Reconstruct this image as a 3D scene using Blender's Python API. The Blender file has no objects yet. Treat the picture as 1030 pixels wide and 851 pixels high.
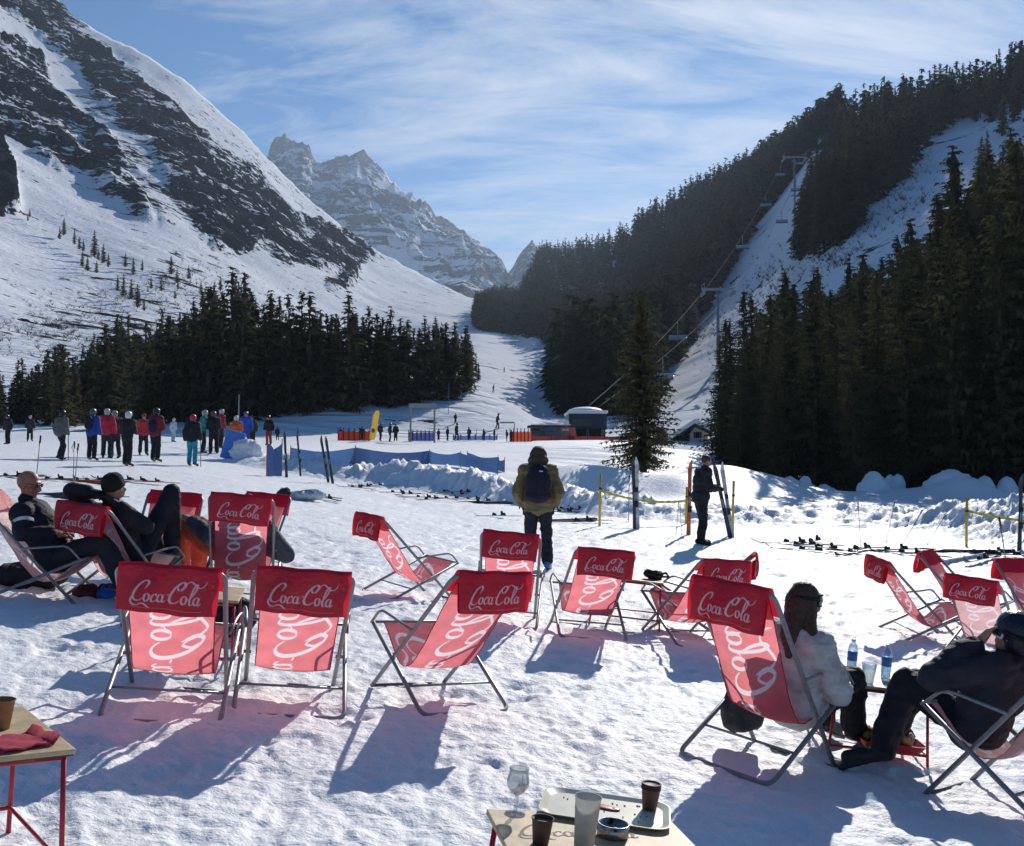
import bpy, bmesh, math, random
import numpy as np
from mathutils import Vector, Matrix, Euler
random.seed(7); RNG = np.random.default_rng(11)
SC = bpy.context.scene
COL = SC.collection
R = math.radians
# ------------------------------------------------------------------ camera
F, CX, CY, HOR = 1069.3, 515.0, 425.5, 455.7
CAMZ = 1.69
PITCH = math.atan((HOR-CY)/F)
cam_d = bpy.data.cameras.new('camera'); cam = bpy.data.objects.new('camera', cam_d); COL.objects.link(cam)
cam.location = (0, 0, CAMZ); cam.rotation_euler = (R(90)+PITCH, 0, 0)
cam_d.sensor_width = 36; cam_d.lens = F/1030*36; cam_d.clip_start = .05; cam_d.clip_end = 20000
SC.camera = cam

def ray(px, py):
    u = (np.asarray(px, float)-CX)/F; v = (CY-np.asarray(py, float))/F
    c, s = math.cos(PITCH), math.sin(PITCH)
    x = u; y = c-v*s; z = s+v*c
    return x/y, z/y                     # per metre of depth
def W(px, py, d):
    a, b = ray(px, py)
    return Vector((float(a)*d, d, CAMZ+float(b)*d))
def unproj(x, y, z):
    c, s = math.cos(PITCH), math.sin(PITCH)
    zz = z-CAMZ; fw = y*c+zz*s; up = -y*s+zz*c
    return CX+F*x/fw, CY-F*up/fw

# ------------------------------------------------------------------ noise
def _h(ix, iy, iz, seed):
    n = (ix*374761393 + iy*668265263 + iz*2147483647 + seed*974634777) & 0xFFFFFFFF
    n = ((n ^ (n >> 13))*1274126177) & 0xFFFFFFFF
    n = ((n ^ (n >> 16))*2246822519) & 0xFFFFFFFF
    return ((n ^ (n >> 15)) & 0xFFFFFF)/float(0xFFFFFF)
def vn(x, y, z=None, seed=0):
    x = np.asarray(x, float); y = np.asarray(y, float)
    z = np.zeros_like(x) if z is None else np.asarray(z, float)
    fx, fy, fz = np.floor(x), np.floor(y), np.floor(z)
    ix, iy, iz = fx.astype(np.int64), fy.astype(np.int64), fz.astype(np.int64)
    x = x-fx; y = y-fy; z = z-fz
    x = x*x*x*(x*(x*6-15)+10); y = y*y*y*(y*(y*6-15)+10); z = z*z*z*(z*(z*6-15)+10)
    def L(a, b, t): return a+(b-a)*t
    r = 0
    lo = L(L(_h(ix,iy,iz,seed), _h(ix+1,iy,iz,seed), x), L(_h(ix,iy+1,iz,seed), _h(ix+1,iy+1,iz,seed), x), y)
    if not np.any(z): return lo*2-1
    hi = L(L(_h(ix,iy,iz+1,seed), _h(ix+1,iy,iz+1,seed), x), L(_h(ix,iy+1,iz+1,seed), _h(ix+1,iy+1,iz+1,seed), x), y)
    return L(lo, hi, z)*2-1
def fbm(x, y, z=None, o=4, seed=0, g=.5):
    a, s, t = 1., 0, 0
    for k in range(o):
        m = 2.03**k
        s = s+a*vn(x*m+k*17.3, y*m+k*5.7, None if z is None else z*m, seed+k); t += a; a *= g
    return s/t
def worley(x, y, seed=0):
    fx, fy = np.floor(x).astype(np.int64), np.floor(y).astype(np.int64); f1 = np.full(x.shape, 9.); f2 = np.full(x.shape, 9.); c1 = np.zeros(x.shape)
    for i in (-1, 0, 1):
        for j in (-1, 0, 1):
            cx, cy = fx+i, fy+j; o = np.zeros_like(cx); px = cx+_h(cx, cy, o, seed); py = cy+_h(cx, cy, o, seed+7); d = np.hypot(x-px, y-py); r = _h(cx, cy, o, seed+13)
            nw = d < f1; f2 = np.where(nw, f1, np.minimum(f2, d)); c1 = np.where(nw, r, c1); f1 = np.where(nw, d, f1)
    return f1, f2, c1
def ridged(x, y, z=None, o=4, seed=0):
    a, s, t = 1., 0, 0
    for k in range(o):
        m = 2.07**k
        s = s+a*(1-np.abs(vn(x*m+k*7.3, y*m+k*3.7, None if z is None else z*m, seed+k))*2); t += a; a *= .5
    return s/t
def sst(a, b, x):
    t = np.clip((x-a)/(b-a), 0, 1); return t*t*(3-2*t)

# ------------------------------------------------------------------ terrain (one height function for the valley)
PXC = np.array([-100, 0, 150, 300, 450, 600, 750, 900, 1030, 1130], float)
DR_ = np.array([16, 20.5, 26, 32, 36, 45, 60, 75, 100], float)
PYT = np.array([
 [509, 518, 533, 548, 562, 573, 583, 588, 592, 594],
 [486, 494, 506, 521, 536, 543, 549, 553, 556, 558],
 [469, 476, 489, 503, 517, 522, 528, 532, 536, 538],
 [455, 461, 471, 488, 504, 511, 516, 518, 520, 522],
 [450, 455, 465, 482, 497, 505, 509, 511, 512, 512],
 [446, 447, 452, 468, 486, 489, 501, 503, 504, 504],
 [442, 443, 445, 452, 466, 470, 486, 494, 494, 494],
 [440, 441, 442, 446, 455, 457, 472, 487, 487, 487],
 [437, 438, 439, 440, 443, 443, 464, 478, 480, 480]], float)
FZ = (HOR-PYT)/F*DR_[:, None]+CAMZ            # heights at the knots
COLS = np.array([-250,   0,  75, 150, 240, 300, 370, 450, 480, 520, 545, 600, 665, 720, 780, 845, 900, 960,1030,1150], float)
Z100 = np.array([ 437, 438, 438, 439, 439, 440, 441, 443, 443, 443, 443, 443, 440, 445, 466, 473, 478, 480, 480, 480], float)
RDG  = np.array([-420, -55,  12,  52, 124, 188, 248, 288, 299, 298, 254, 252, 214, 188, 163, 132, 118, 108,  84,  40], float)
DRG  = np.array([1200,1200,1200,1200,1250,1300,1350,1400,1400,1400,1400,1100, 900, 800, 650, 470, 430, 400, 380, 350], float)
PWR  = np.array([1.65,1.65,1.65,1.65,1.65,1.6,1.55,1.3, 1.2, 1.25,1.45,1.5, 1.45,1.35,1.2, 1.1,1.05,1.0,1.0,1.0], float)
def cub(xs, ys, x):
    """monotone-ish cubic hermite along the first axis of ys"""
    n = len(xs); ys = np.asarray(ys)
    m = np.zeros_like(ys); dx = np.diff(xs); sl = np.diff(ys)/dx
    m[0], m[-1] = sl[0], sl[-1]
    a, b = sl[:-1], sl[1:]
    m[1:-1] = np.where(a*b > 0, 2*a*b/(a+b+1e-12*np.sign(a+b+1e-30)), 0)
    x = np.clip(x, xs[0], xs[-1]); i = np.clip(np.searchsorted(xs, x)-1, 0, n-2)
    h = dx[i]; t = (x-xs[i])/h
    return (2*t**3-3*t**2+1)*ys[i]+(t**3-2*t**2+t)*h*m[i]+(-2*t**3+3*t**2)*ys[i+1]+(t**3-t**2)*h*m[i+1]
# pre-bake near table on a fine grid
_px = np.linspace(-100, 1130, 247); _ls = np.linspace(math.log(12), math.log(100), 120)
_T = np.zeros((len(_ls), len(_px)))
_rows = np.concatenate([[12], DR_])
_zr = [(-.098*((_px-CX)/F)*12)]
for k in range(len(DR_)): _zr.append(cub(PXC, FZ[k], _px))
_zr = np.array(_zr)
for j in range(len(_px)): _T[:, j] = cub(np.log(_rows), _zr[:, j], _ls)
for _ in range(6):
    _T[:, 1:-1] = (_T[:, :-2]+2*_T[:, 1:-1]+_T[:, 2:])/4
    _T[1:-1] = (_T[:-2]+2*_T[1:-1]+_T[2:])/4
def _near(px, d):
    fx = np.clip((px-_px[0])/(_px[1]-_px[0]), 0, len(_px)-1.001); fy = np.clip((np.log(d)-_ls[0])/(_ls[1]-_ls[0]), 0, len(_ls)-1.001)
    i, j = fx.astype(int), fy.astype(int); a, b = fx-i, fy-j
    return (_T[j, i]*(1-a)+_T[j, i+1]*a)*(1-b)+(_T[j+1, i]*(1-a)+_T[j+1, i+1]*a)*b
def ridge_d(px): return cub(COLS, DRG, px)
def bank(px, d):
    """ploughed snow bank that crosses the scene behind the terrace"""
    db = np.interp(px, [150, 250, 330, 450, 520, 600, 700, 900, 1030, 1200], [50, 42, 40.5, 38, 34, 29, 27.5, 27.5, 24, 22])
    hb = np.interp(px, [150, 235, 300, 450, 600, 680, 800, 930, 1000, 1200], [0, .12, .60, .68, .58, .34, .40, .42, .75, .9])
    wf = np.interp(px, [300, 600, 950, 1030], [1.8, 1.3, 1.5, 2.6]); wb = 2.4
    t = (d-db); w = np.where(t < 0, wf, wb)
    return hb*np.exp(-(np.abs(t/w))**2.6)
def H(x, y, detail=False):
    x = np.asarray(x, float); y = np.asarray(y, float)
    d = np.maximum(y, .3); px = CX+F*x/d
    plane = -.098*np.clip(x, -14, 14)
    dn = np.clip(d, 12, 100)
    zn = _near(px, dn)
    # far part
    pc = np.clip(px, -250, 1150)
    z0 = _near(pc, np.full_like(d, 100.))
    Dr = cub(COLS, DRG, pc); zr = CAMZ+(HOR-cub(COLS, RDG, pc))/F*Dr
    p = cub(COLS, PWR, pc)
    t = np.clip((d-100)/(Dr-100), 0, None)
    far = z0+(zr-z0)*np.minimum(t, 1)**p-np.maximum(t-1, 0)*(Dr-100)*.55
    w = sst(9, 14, d)
    z = np.where(d <= 100, plane*(1-w)+zn*w, far)
    b = bank(px, d)
    lump = .72+.30*vn(x*.55, y*.55, seed=3)+.26*np.abs(vn(x*1.7, y*1.7, seed=5))
    z = z+np.where(d < 70, b*lump, 0)
    def G(gx, gd, sx, sd, h):
        cx = (gx-CX)/F*gd
        return h*np.exp(-((x-cx)/sx)**2-((d-gd)/sd)**2)
    z = z+G(722, 44, 2.4, 3, 1.05)+G(690, 40, 1.6, 2, .65)+G(760, 47, 3, 3, .9)+G(600, 42, 3, 2, .9)+G(570, 40, 2, 2, .5)+G(930, 46, 3, 2.5, .45)+G(975, 44, 1.2, 2, .8)
    z = z+G(700, 70, 6, 8, 1.0)+G(60, 60, 9, 6, .5)+G(400, 130, 14, 18, 3.0)+G(290, 125, 16, 14, 3.5)+G(440, 140, 12, 10, 3)
    return z
def Hs(x, y): return float(H(np.array([x]), np.array([y]))[0])
def hit(px, py, dmin=6., dmax=1500.):
    """depth at which the line of sight meets the ground (for laying things out by their place on the snow)"""
    a, b = ray(px, py); a = float(a); b = float(b)
    d = np.exp(np.linspace(math.log(dmin), math.log(dmax), 1500))
    g = H(a*d, d)-(CAMZ+b*d)
    k = np.argmax(g > 0)
    if g[k] <= 0: return None
    return float(d[k])
def G_(px, py, dmin=6.):
    d = hit(px, py, dmin)
    if d is None: d = 50.
    a, _ = ray(px, py); x = float(a)*d
    return Vector((x, d, Hs(x, d)))

# ------------------------------------------------------------------ object helpers
def tag(o, label=None, cat=None, group=None, kind=None):
    if label: o['label'] = label
    if cat: o['category'] = cat
    if group: o['group'] = group
    if kind: o['kind'] = kind
    return o
def empty(name, loc=(0, 0, 0), rz=0., label=None, cat=None, group=None, mat=None):
    o = bpy.data.objects.new(name, None); COL.objects.link(o); o.empty_display_size = .2
    if mat is not None: o.matrix_world = mat
    else: o.location = loc; o.rotation_euler = (0, 0, rz)
    return tag(o, label, cat, group)
def link(name, me, mat=None, parent=None):
    if mat is not None:
        if not me.materials: me.materials.append(mat)
    o = bpy.data.objects.new(name, me); COL.objects.link(o)
    if parent: o.parent = parent
    return o
def kids(o): return [c for c in o.children]
def copy_tree(o, parent=None):
    c = o.copy(); COL.objects.link(c); c.parent = parent
    for ch in list(o.children): copy_tree(ch, c)
    return c
def me_from(name, V, Fc, smooth=False):
    me = bpy.data.meshes.new(name); me.from_pydata([tuple(v) for v in V], [], [tuple(f) for f in Fc])
    if smooth: me.shade_smooth()
    return me
def me_np(name, V, Q, smooth=True):
    """numpy verts (n,3), faces (m,k)"""
    me = bpy.data.meshes.new(name); V = np.asarray(V, np.float32); Q = np.asarray(Q, np.int32)
    k = Q.shape[1]
    me.vertices.add(len(V)); me.vertices.foreach_set('co', V.ravel())
    me.loops.add(Q.size); me.loops.foreach_set('vertex_index', Q.ravel())
    me.polygons.add(len(Q)); me.polygons.foreach_set('loop_start', np.arange(0, Q.size, k, dtype=np.int32))
    me.polygons.foreach_set('loop_total', np.full(len(Q), k, np.int32))
    me.polygons.foreach_set('use_smooth', np.full(len(Q), smooth, bool))
    me.update(calc_edges=True); me.validate()
    return me
class MB:
    """collects shapes into one mesh"""
    def __init__(s): s.V = []; s.F = []
    def add(s, V, Fc):
        n = len(s.V); s.V += [Vector(v) for v in V]; s.F += [tuple(i+n for i in f) for f in Fc]
    def box(s, c, size, rot=None, taper=1.):
        c = Vector(c); hx, hy, hz = [k/2 for k in size]; V = []
        for dz in (-1, 1):
            t = taper if dz > 0 else 1.
            for dx, dy in ((-1, -1), (1, -1), (1, 1), (-1, 1)):
                v = Vector((dx*hx*t, dy*hy*t, dz*hz))
                if rot is not None: v = rot @ v
                V.append(c+v)
        s.add(V, [(3, 2, 1, 0), (4, 5, 6, 7), (0, 1, 5, 4), (1, 2, 6, 5), (2, 3, 7, 6), (3, 0, 4, 7)])
        return s
    def tube(s, pts, r, seg=8, cap=True):
        pts = [Vector(p) for p in pts]; n = len(pts)
        rs = r if isinstance(r, (list, tuple)) else [r]*n
        T = []
        for i in range(n):
            a = pts[max(i-1, 0)]; b = pts[min(i+1, n-1)]; t = (b-a); T.append(t.normalized() if t.length > 1e-9 else Vector((0, 0, 1)))
        up = Vector((0, 0, 1)) if abs(T[0].z) < .9 else Vector((1, 0, 0))
        nrm = T[0].cross(up).normalized(); V = []
        for i in range(n):
            nrm = (nrm-T[i]*nrm.dot(T[i])); nrm = nrm.normalized() if nrm.length > 1e-6 else T[i].orthogonal().normalized()
            bn = T[i].cross(nrm)
            for k in range(seg):
                a = 2*math.pi*k/seg; V.append(pts[i]+(nrm*math.cos(a)+bn*math.sin(a))*rs[i])
        Fc = []
        for i in range(n-1):
            for k in range(seg):
                k2 = (k+1) % seg; Fc.append((i*seg+k, i*seg+k2, (i+1)*seg+k2, (i+1)*seg+k))
        if cap: Fc += [tuple(range(seg-1, -1, -1)), tuple((n-1)*seg+k for k in range(seg))]
        s.add(V, Fc); return s
    def lathe(s, prof, c=(0, 0, 0), seg=24, axis=None):
        """prof = [(r, z)...]"""
        c = Vector(c); V = []; Fc = []
        M = axis if axis is not None else Matrix.Identity(3)
        for (r, z) in prof:
            for k in range(seg):
                a = 2*math.pi*k/seg; V.append(c+M @ Vector((r*math.cos(a), r*math.sin(a), z)))
        for i in range(len(prof)-1):
            for k in range(seg):
                k2 = (k+1) % seg; Fc.append((i*seg+k, i*seg+k2, (i+1)*seg+k2, (i+1)*seg+k))
        if prof[0][0] > 1e-5: Fc.append(tuple(range(seg-1, -1, -1)))
        if prof[-1][0] > 1e-5: Fc.append(tuple((len(prof)-1)*seg+k for k in range(seg)))
        s.add(V, Fc); return s
    def ell(s, c, r, rot=None, nu=14, nv=9):
        c = Vector(c); V = []; Fc = []
        for i in range(nv+1):
            th = math.pi*i/nv
            for k in range(nu):
                a = 2*math.pi*k/nu
                v = Vector((r[0]*math.sin(th)*math.cos(a), r[1]*math.sin(th)*math.sin(a), r[2]*math.cos(th)))
                if rot is not None: v = rot @ v
                V.append(c+v)
        for i in range(nv):
            for k in range(nu):
                k2 = (k+1) % nu; Fc.append((i*nu+k, (i+1)*nu+k, (i+1)*nu+k2, i*nu+k2))
        s.add(V, Fc); return s
    def cap(s, a, b, ra, rb, seg=12):
        """tapered capsule, closed"""
        a = Vector(a); b = Vector(b); t = b-a
        if t.length < 1e-6: return s.ell(a, (ra, ra, ra))
        t.normalize(); pts = []; rs = []
        for k in range(0, 5):
            an = math.pi/2*(1-k/4.); pts.append(a-t*ra*math.sin(an)); rs.append(max(ra*math.cos(an), 1e-4))
        for k in range(0, 5):
            an = math.pi/2*k/4.; pts.append(b+t*rb*math.sin(an)); rs.append(max(rb*math.cos(an), 1e-4))
        return s.tube(pts, rs, seg)
    def path(s, pts, rs, seg=12):
        for i in range(len(pts)-1): s.cap(pts[i], pts[i+1], rs[i], rs[i+1], seg)
        return s
    def mesh(s, name, smooth=False):
        return me_from(name, s.V, s.F, smooth)
    def build(s, name, mat, parent=None, smooth=False, bevel=0):
        me = s.mesh(name, smooth)
        bm = bmesh.new(); bm.from_mesh(me); bmesh.ops.remove_doubles(bm, verts=bm.verts, dist=1e-5)
        bmesh.ops.recalc_face_normals(bm, faces=bm.faces)
        if bevel: bmesh.ops.bevel(bm, geom=list(bm.edges), offset=bevel, segments=2, affect='EDGES', profile=.6)
        bm.to_mesh(me); bm.free()
        if smooth: me.shade_smooth()
        return link(name, me, mat, parent)
def smoothbend(pts, r=.06, n=5):
    """round the corners of a polyline"""
    pts = [Vector(p) for p in pts]; out = [pts[0]]
    for i in range(1, len(pts)-1):
        p = pts[i]; a = (pts[i-1]-p); b = (pts[i+1]-p); ra = min(r, a.length*.45); rb = min(r, b.length*.45)
        A = p+a.normalized()*ra; B = p+b.normalized()*rb
        for k in range(n+1):
            t = k/n; out.append(A*(1-t)**2+p*2*t*(1-t)+B*t*t)
    out.append(pts[-1]); return out
def fuse(mb, vox, smooth_it=2, name='m'):
    """fuse overlapping closed shapes into one continuous skin"""
    me = mb.mesh(name); o = bpy.data.objects.new('tmp', me); COL.objects.link(o)
    m = o.modifiers.new('r', 'REMESH'); m.mode = 'VOXEL'; m.voxel_size = vox; m.use_smooth_shade = True
    if smooth_it:
        s = o.modifiers.new('s', 'SMOOTH'); s.iterations = smooth_it; s.factor = .5
    dg = bpy.context.evaluated_depsgraph_get(); ev = o.evaluated_get(dg)
    r = bpy.data.meshes.new_from_object(ev); bpy.data.objects.remove(o); bpy.data.meshes.remove(me)
    r.name = name; r.shade_smooth(); return r
def wrinkle(me, amp, sc, seed=0, st=(1, 1, 1)):
    n = len(me.vertices); co = np.zeros(n*3, np.float32); me.vertices.foreach_get('co', co); co = co.reshape(-1, 3)
    nr = np.zeros(n*3, np.float32); me.vertices.foreach_get('normal', nr); nr = nr.reshape(-1, 3)
    w = ridged(co[:, 0]*sc*st[0], co[:, 1]*sc*st[1], co[:, 2]*sc*st[2]+.37, o=2, seed=seed)
    co += nr*(amp*w)[:, None].astype(np.float32)
    me.vertices.foreach_set('co', co.ravel()); me.update()
# ------------------------------------------------------------------ materials
def newmat(name):
    m = bpy.data.materials.new(name); m.use_nodes = True; return m, m.node_tree, m.node_tree.nodes['Principled BSDF']
def mat(name, col, rough=.6, metal=0., noise=.0, nscale=8., bump=0., bscale=40., spec=.4, alpha=None, trans=0.):
    m, nt, p = newmat(name)
    p.inputs['Base Color'].default_value = (*col, 1); p.inputs['Roughness'].default_value = rough
    p.inputs['Metallic'].default_value = metal; p.inputs['Specular IOR Level'].default_value = spec
    if trans: p.inputs['Transmission Weight'].default_value = trans
    tc = nt.nodes.new('ShaderNodeTexCoord')
    if noise:
        n = nt.nodes.new('ShaderNodeTexNoise'); n.inputs['Scale'].default_value = nscale; n.inputs['Detail'].default_value = 5
        mx = nt.nodes.new('ShaderNodeMix'); mx.data_type = 'RGBA'
        cr = nt.nodes.new('ShaderNodeMapRange'); cr.inputs['From Min'].default_value = .3; cr.inputs['From Max'].default_value = .7
        mx.inputs['A'].default_value = (*[c*(1-noise) for c in col], 1); mx.inputs['B'].default_value = (*[min(1, c*(1+noise)) for c in col], 1)
        nt.links.new(tc.outputs['Object'], n.inputs['Vector']); nt.links.new(n.outputs['Fac'], cr.inputs['Value'])
        nt.links.new(cr.outputs['Result'], mx.inputs['Factor']); nt.links.new(mx.outputs['Result'], p.inputs['Base Color'])
    if bump:
        n2 = nt.nodes.new('ShaderNodeTexNoise'); n2.inputs['Scale'].default_value = bscale; n2.inputs['Detail'].default_value = 4
        b = nt.nodes.new('ShaderNodeBump'); b.inputs['Strength'].default_value = 1; b.inputs['Distance'].default_value = bump
        nt.links.new(tc.outputs['Object'], n2.inputs['Vector']); nt.links.new(n2.outputs['Fac'], b.inputs['Height']); nt.links.new(b.outputs['Normal'], p.inputs['Normal'])
    return m
_cm = {}
def cloth(name, col, rough=.75):
    k = (name, tuple(col))
    if k not in _cm: _cm[k] = mat(name, col, rough, noise=.30, nscale=9, bump=.012, bscale=26, spec=.3)
    return _cm[k]
def fabric_mat(name, refl, trans, tw=.55, rough=.7, pr=False):
    """woven sling: dyed threads that also let sunlight through"""
    m, nt, p = newmat(name); nt.nodes.remove(p); out = nt.nodes['Material Output']
    d = nt.nodes.new('ShaderNodeBsdfDiffuse'); t = nt.nodes.new('ShaderNodeBsdfTranslucent'); mx = nt.nodes.new('ShaderNodeMixShader')
    g = nt.nodes.new('ShaderNodeBsdfGlossy'); g.inputs['Roughness'].default_value = .45; g.inputs['Color'].default_value = (1, 1, 1, 1)
    mg = nt.nodes.new('ShaderNodeMixShader'); mg.inputs[0].default_value = .03
    tc = nt.nodes.new('ShaderNodeTexCoord'); n = nt.nodes.new('ShaderNodeTexNoise'); n.inputs['Scale'].default_value = 9; n.inputs['Detail'].default_value = 6
    mr = nt.nodes.new('ShaderNodeMapRange'); mr.inputs['To Min'].default_value = .66; mr.inputs['To Max'].default_value = 1.22
    v1 = nt.nodes.new('ShaderNodeVectorMath'); v1.operation = 'SCALE'; v1.inputs[0].default_value = refl
    v2 = nt.nodes.new('ShaderNodeVectorMath'); v2.operation = 'SCALE'; v2.inputs[0].default_value = trans
    nt.links.new(tc.outputs['Object'], n.inputs['Vector']); nt.links.new(n.outputs['Fac'], mr.inputs['Value'])
    nt.links.new(mr.outputs['Result'], v1.inputs['Scale']); nt.links.new(mr.outputs['Result'], v2.inputs['Scale'])
    nt.links.new(v1.outputs['Vector'], d.inputs['Color']); nt.links.new(v2.outputs['Vector'], t.inputs['Color'])
    if pr:      # white script woven into the cloth
        at = nt.nodes.new('ShaderNodeAttribute'); at.attribute_name = 'print'
        for v, n_, w_ in ((v1, d, (.80, .76, .80, 1)), (v2, t, (.95, .84, .86, 1))):
            q = nt.nodes.new('ShaderNodeMix'); q.data_type = 'RGBA'; q.inputs['B'].default_value = w_
            nt.links.new(v.outputs['Vector'], q.inputs['A']); nt.links.new(at.outputs['Fac'], q.inputs['Factor']); nt.links.new(q.outputs['Result'], n_.inputs['Color'])
    mx.inputs[0].default_value = tw
    w = nt.nodes.new('ShaderNodeTexNoise'); w.inputs['Scale'].default_value = 35; b = nt.nodes.new('ShaderNodeBump'); b.inputs['Distance'].default_value = .007
    nt.links.new(tc.outputs['Object'], w.inputs['Vector']); nt.links.new(w.outputs['Fac'], b.inputs['Height'])
    nt.links.new(b.outputs['Normal'], d.inputs['Normal']); nt.links.new(b.outputs['Normal'], g.inputs['Normal'])
    nt.links.new(d.outputs[0], mx.inputs[1]); nt.links.new(t.outputs[0], mx.inputs[2])
    nt.links.new(mx.outputs[0], mg.inputs[1]); nt.links.new(g.outputs[0], mg.inputs[2]); nt.links.new(mg.outputs[0], out.inputs['Surface'])
    return m
# ------------------------------------------------------------------ snow and rock materials
def snow_mat():
    m, nt, p = newmat('snow'); N = nt.nodes; Lk = nt.links.new
    p.inputs['Roughness'].default_value = .55; p.inputs['Specular IOR Level'].default_value = .12
    g = N.new('ShaderNodeNewGeometry')
    n = N.new('ShaderNodeTexNoise'); n.inputs['Scale'].default_value = .8; n.inputs['Detail'].default_value = 8
    mx = N.new('ShaderNodeMix'); mx.data_type = 'RGBA'; mx.inputs['A'].default_value = (.85, .865, .875, 1); mx.inputs['B'].default_value = (.93, .93, .925, 1)
    Lk(g.outputs['Position'], n.inputs['Vector']); Lk(n.outputs['Fac'], mx.inputs['Factor']); Lk(mx.outputs['Result'], p.inputs['Base Color'])
    # crumbly surface in two sizes, fading in scale with the size of the place
    last = None
    for sc, dist in ((70., .008), (16., .022), (5., .03), (.7, .04), (.11, .3)):
        t = N.new('ShaderNodeTexNoise'); t.inputs['Scale'].default_value = sc; t.inputs['Detail'].default_value = 3; t.inputs['Roughness'].default_value = .6
        b = N.new('ShaderNodeBump'); b.inputs['Distance'].default_value = dist; b.inputs['Strength'].default_value = .7
        Lk(g.outputs['Position'], t.inputs['Vector']); Lk(t.outputs['Fac'], b.inputs['Height'])
        if last: Lk(last.outputs['Normal'], b.inputs['Normal'])
        last = b
    Lk(last.outputs['Normal'], p.inputs['Normal'])
    return m
M_SNOW = snow_mat()
def mountain_mat(name, s1, s2, rockA, rockB, tracks=False, veg=True):
    m, nt, p = newmat(name); N = nt.nodes; Lk = nt.links.new
    p.inputs['Roughness'].default_value = 1.; p.inputs['Specular IOR Level'].default_value = 0.
    g = N.new('ShaderNodeNewGeometry'); at = N.new('ShaderNodeAttribute'); at.attribute_name = 'rock'
    def noise(sc, det=6, vec=None, rough=.6):
        t = N.new('ShaderNodeTexNoise'); t.inputs['Scale'].default_value = sc; t.inputs['Detail'].default_value = det; t.inputs['Roughness'].default_value = rough
        Lk(vec or g.outputs['Position'], t.inputs['Vector']); return t
    mp = N.new('ShaderNodeMapping'); mp.inputs['Rotation'].default_value = (0, R(-32), 0); mp.inputs['Scale'].default_value = (.35, .6, 1.2)
    Lk(g.outputs['Position'], mp.inputs['Vector'])
    a = noise(s1, 9, mp.outputs['Vector'], .68); c = noise(s2, 5)
    mpf = N.new('ShaderNodeMapping'); mpf.inputs['Rotation'].default_value = (0, R(-40), 0); mpf.inputs['Scale'].default_value = (.3, .7, 1.5); Lk(g.outputs['Position'], mpf.inputs['Vector'])
    a2 = noise(s1*3.6, 6, mpf.outputs['Vector'], .7); mxa = N.new('ShaderNodeMath'); mxa.operation = 'MULTIPLY_ADD'; mxa.inputs[1].default_value = .55
    sc_ = N.new('ShaderNodeMath'); sc_.operation = 'MULTIPLY'; sc_.inputs[1].default_value = .45; Lk(a.outputs['Fac'], sc_.inputs[0]); Lk(a2.outputs['Fac'], mxa.inputs[0]); Lk(sc_.outputs[0], mxa.inputs[2])
    sub = N.new('ShaderNodeMath'); sub.operation = 'MULTIPLY_ADD'; sub.inputs[1].default_value = 4.2; sub.inputs[2].default_value = -2.1
    Lk(mxa.outputs[0], sub.inputs[0])
    add = N.new('ShaderNodeMath'); add.operation = 'ADD'; Lk(at.outputs['Fac'], add.inputs[0]); Lk(sub.outputs[0], add.inputs[1])
    mr = N.new('ShaderNodeMapRange'); mr.inputs['From Min'].default_value = .40; mr.inputs['From Max'].default_value = .455; Lk(add.outputs[0], mr.inputs['Value'])
    rk = N.new('ShaderNodeMix'); rk.data_type = 'RGBA'; rk.inputs['A'].default_value = (*rockA, 1); rk.inputs['B'].default_value = (*rockB, 1)
    mr2 = N.new('ShaderNodeMapRange'); mr2.inputs['From Min'].default_value = .38; mr2.inputs['From Max'].default_value = .66; Lk(c.outputs['Fac'], mr2.inputs['Value']); Lk(mr2.outputs['Result'], rk.inputs['Factor'])
    mx = N.new('ShaderNodeMix'); mx.data_type = 'RGBA'; mx.inputs['A'].default_value = (.84, .86, .89, 1)
    Lk(mr.outputs['Result'], mx.inputs['Factor']); Lk(rk.outputs['Result'], mx.inputs['B'])
    last = mx
    Lk(last.outputs['Result'], p.inputs['Base Color'])
    prev = None
    for sc, dist in (((.9, .5), (.18, 2.2), (.05, 5.)) if s1 > .01 else ((.12, 4.), (.03, 14.), (.01, 30.))):
        t = noise(sc, 4); b = N.new('ShaderNodeBump'); b.inputs['Strength'].default_value = .55; b.inputs['Distance'].default_value = dist
        k = N.new('ShaderNodeMath'); k.operation = 'MULTIPLY'; kk = N.new('ShaderNodeMath'); kk.operation = 'MULTIPLY_ADD'; kk.inputs[1].default_value = .85; kk.inputs[2].default_value = .15
        Lk(mr.outputs['Result'], kk.inputs[0]); Lk(kk.outputs[0], k.inputs[0]); Lk(t.outputs['Fac'], k.inputs[1])
        Lk(k.outputs[0], b.inputs['Height'])
        if prev: Lk(prev.outputs['Normal'], b.inputs['Normal'])
        prev = b
    if tracks:      # ski tracks: fine wavy lines pressed into the open slope
        mp2 = N.new('ShaderNodeMapping'); mp2.inputs['Rotation'].default_value = (0, R(-38), R(10)); mp2.inputs['Scale'].default_value = (.03, .05, .22)
        Lk(g.outputs['Position'], mp2.inputs['Vector'])
        wv = N.new('ShaderNodeTexWave'); wv.inputs['Scale'].default_value = 1.2; wv.inputs['Distortion'].default_value = 26; wv.inputs['Detail'].default_value = 4; wv.inputs['Detail Scale'].default_value = .9
        wv.bands_direction = 'Z'
        Lk(mp2.outputs['Vector'], wv.inputs['Vector']); b = N.new('ShaderNodeBump'); b.inputs['Strength'].default_value = .5; b.inputs['Distance'].default_value = .5
        Lk(wv.outputs['Fac'], b.inputs['Height']); Lk(prev.outputs['Normal'], b.inputs['Normal']); prev = b
    Lk(prev.outputs['Normal'], p.inputs['Normal'])
    return m
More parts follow.
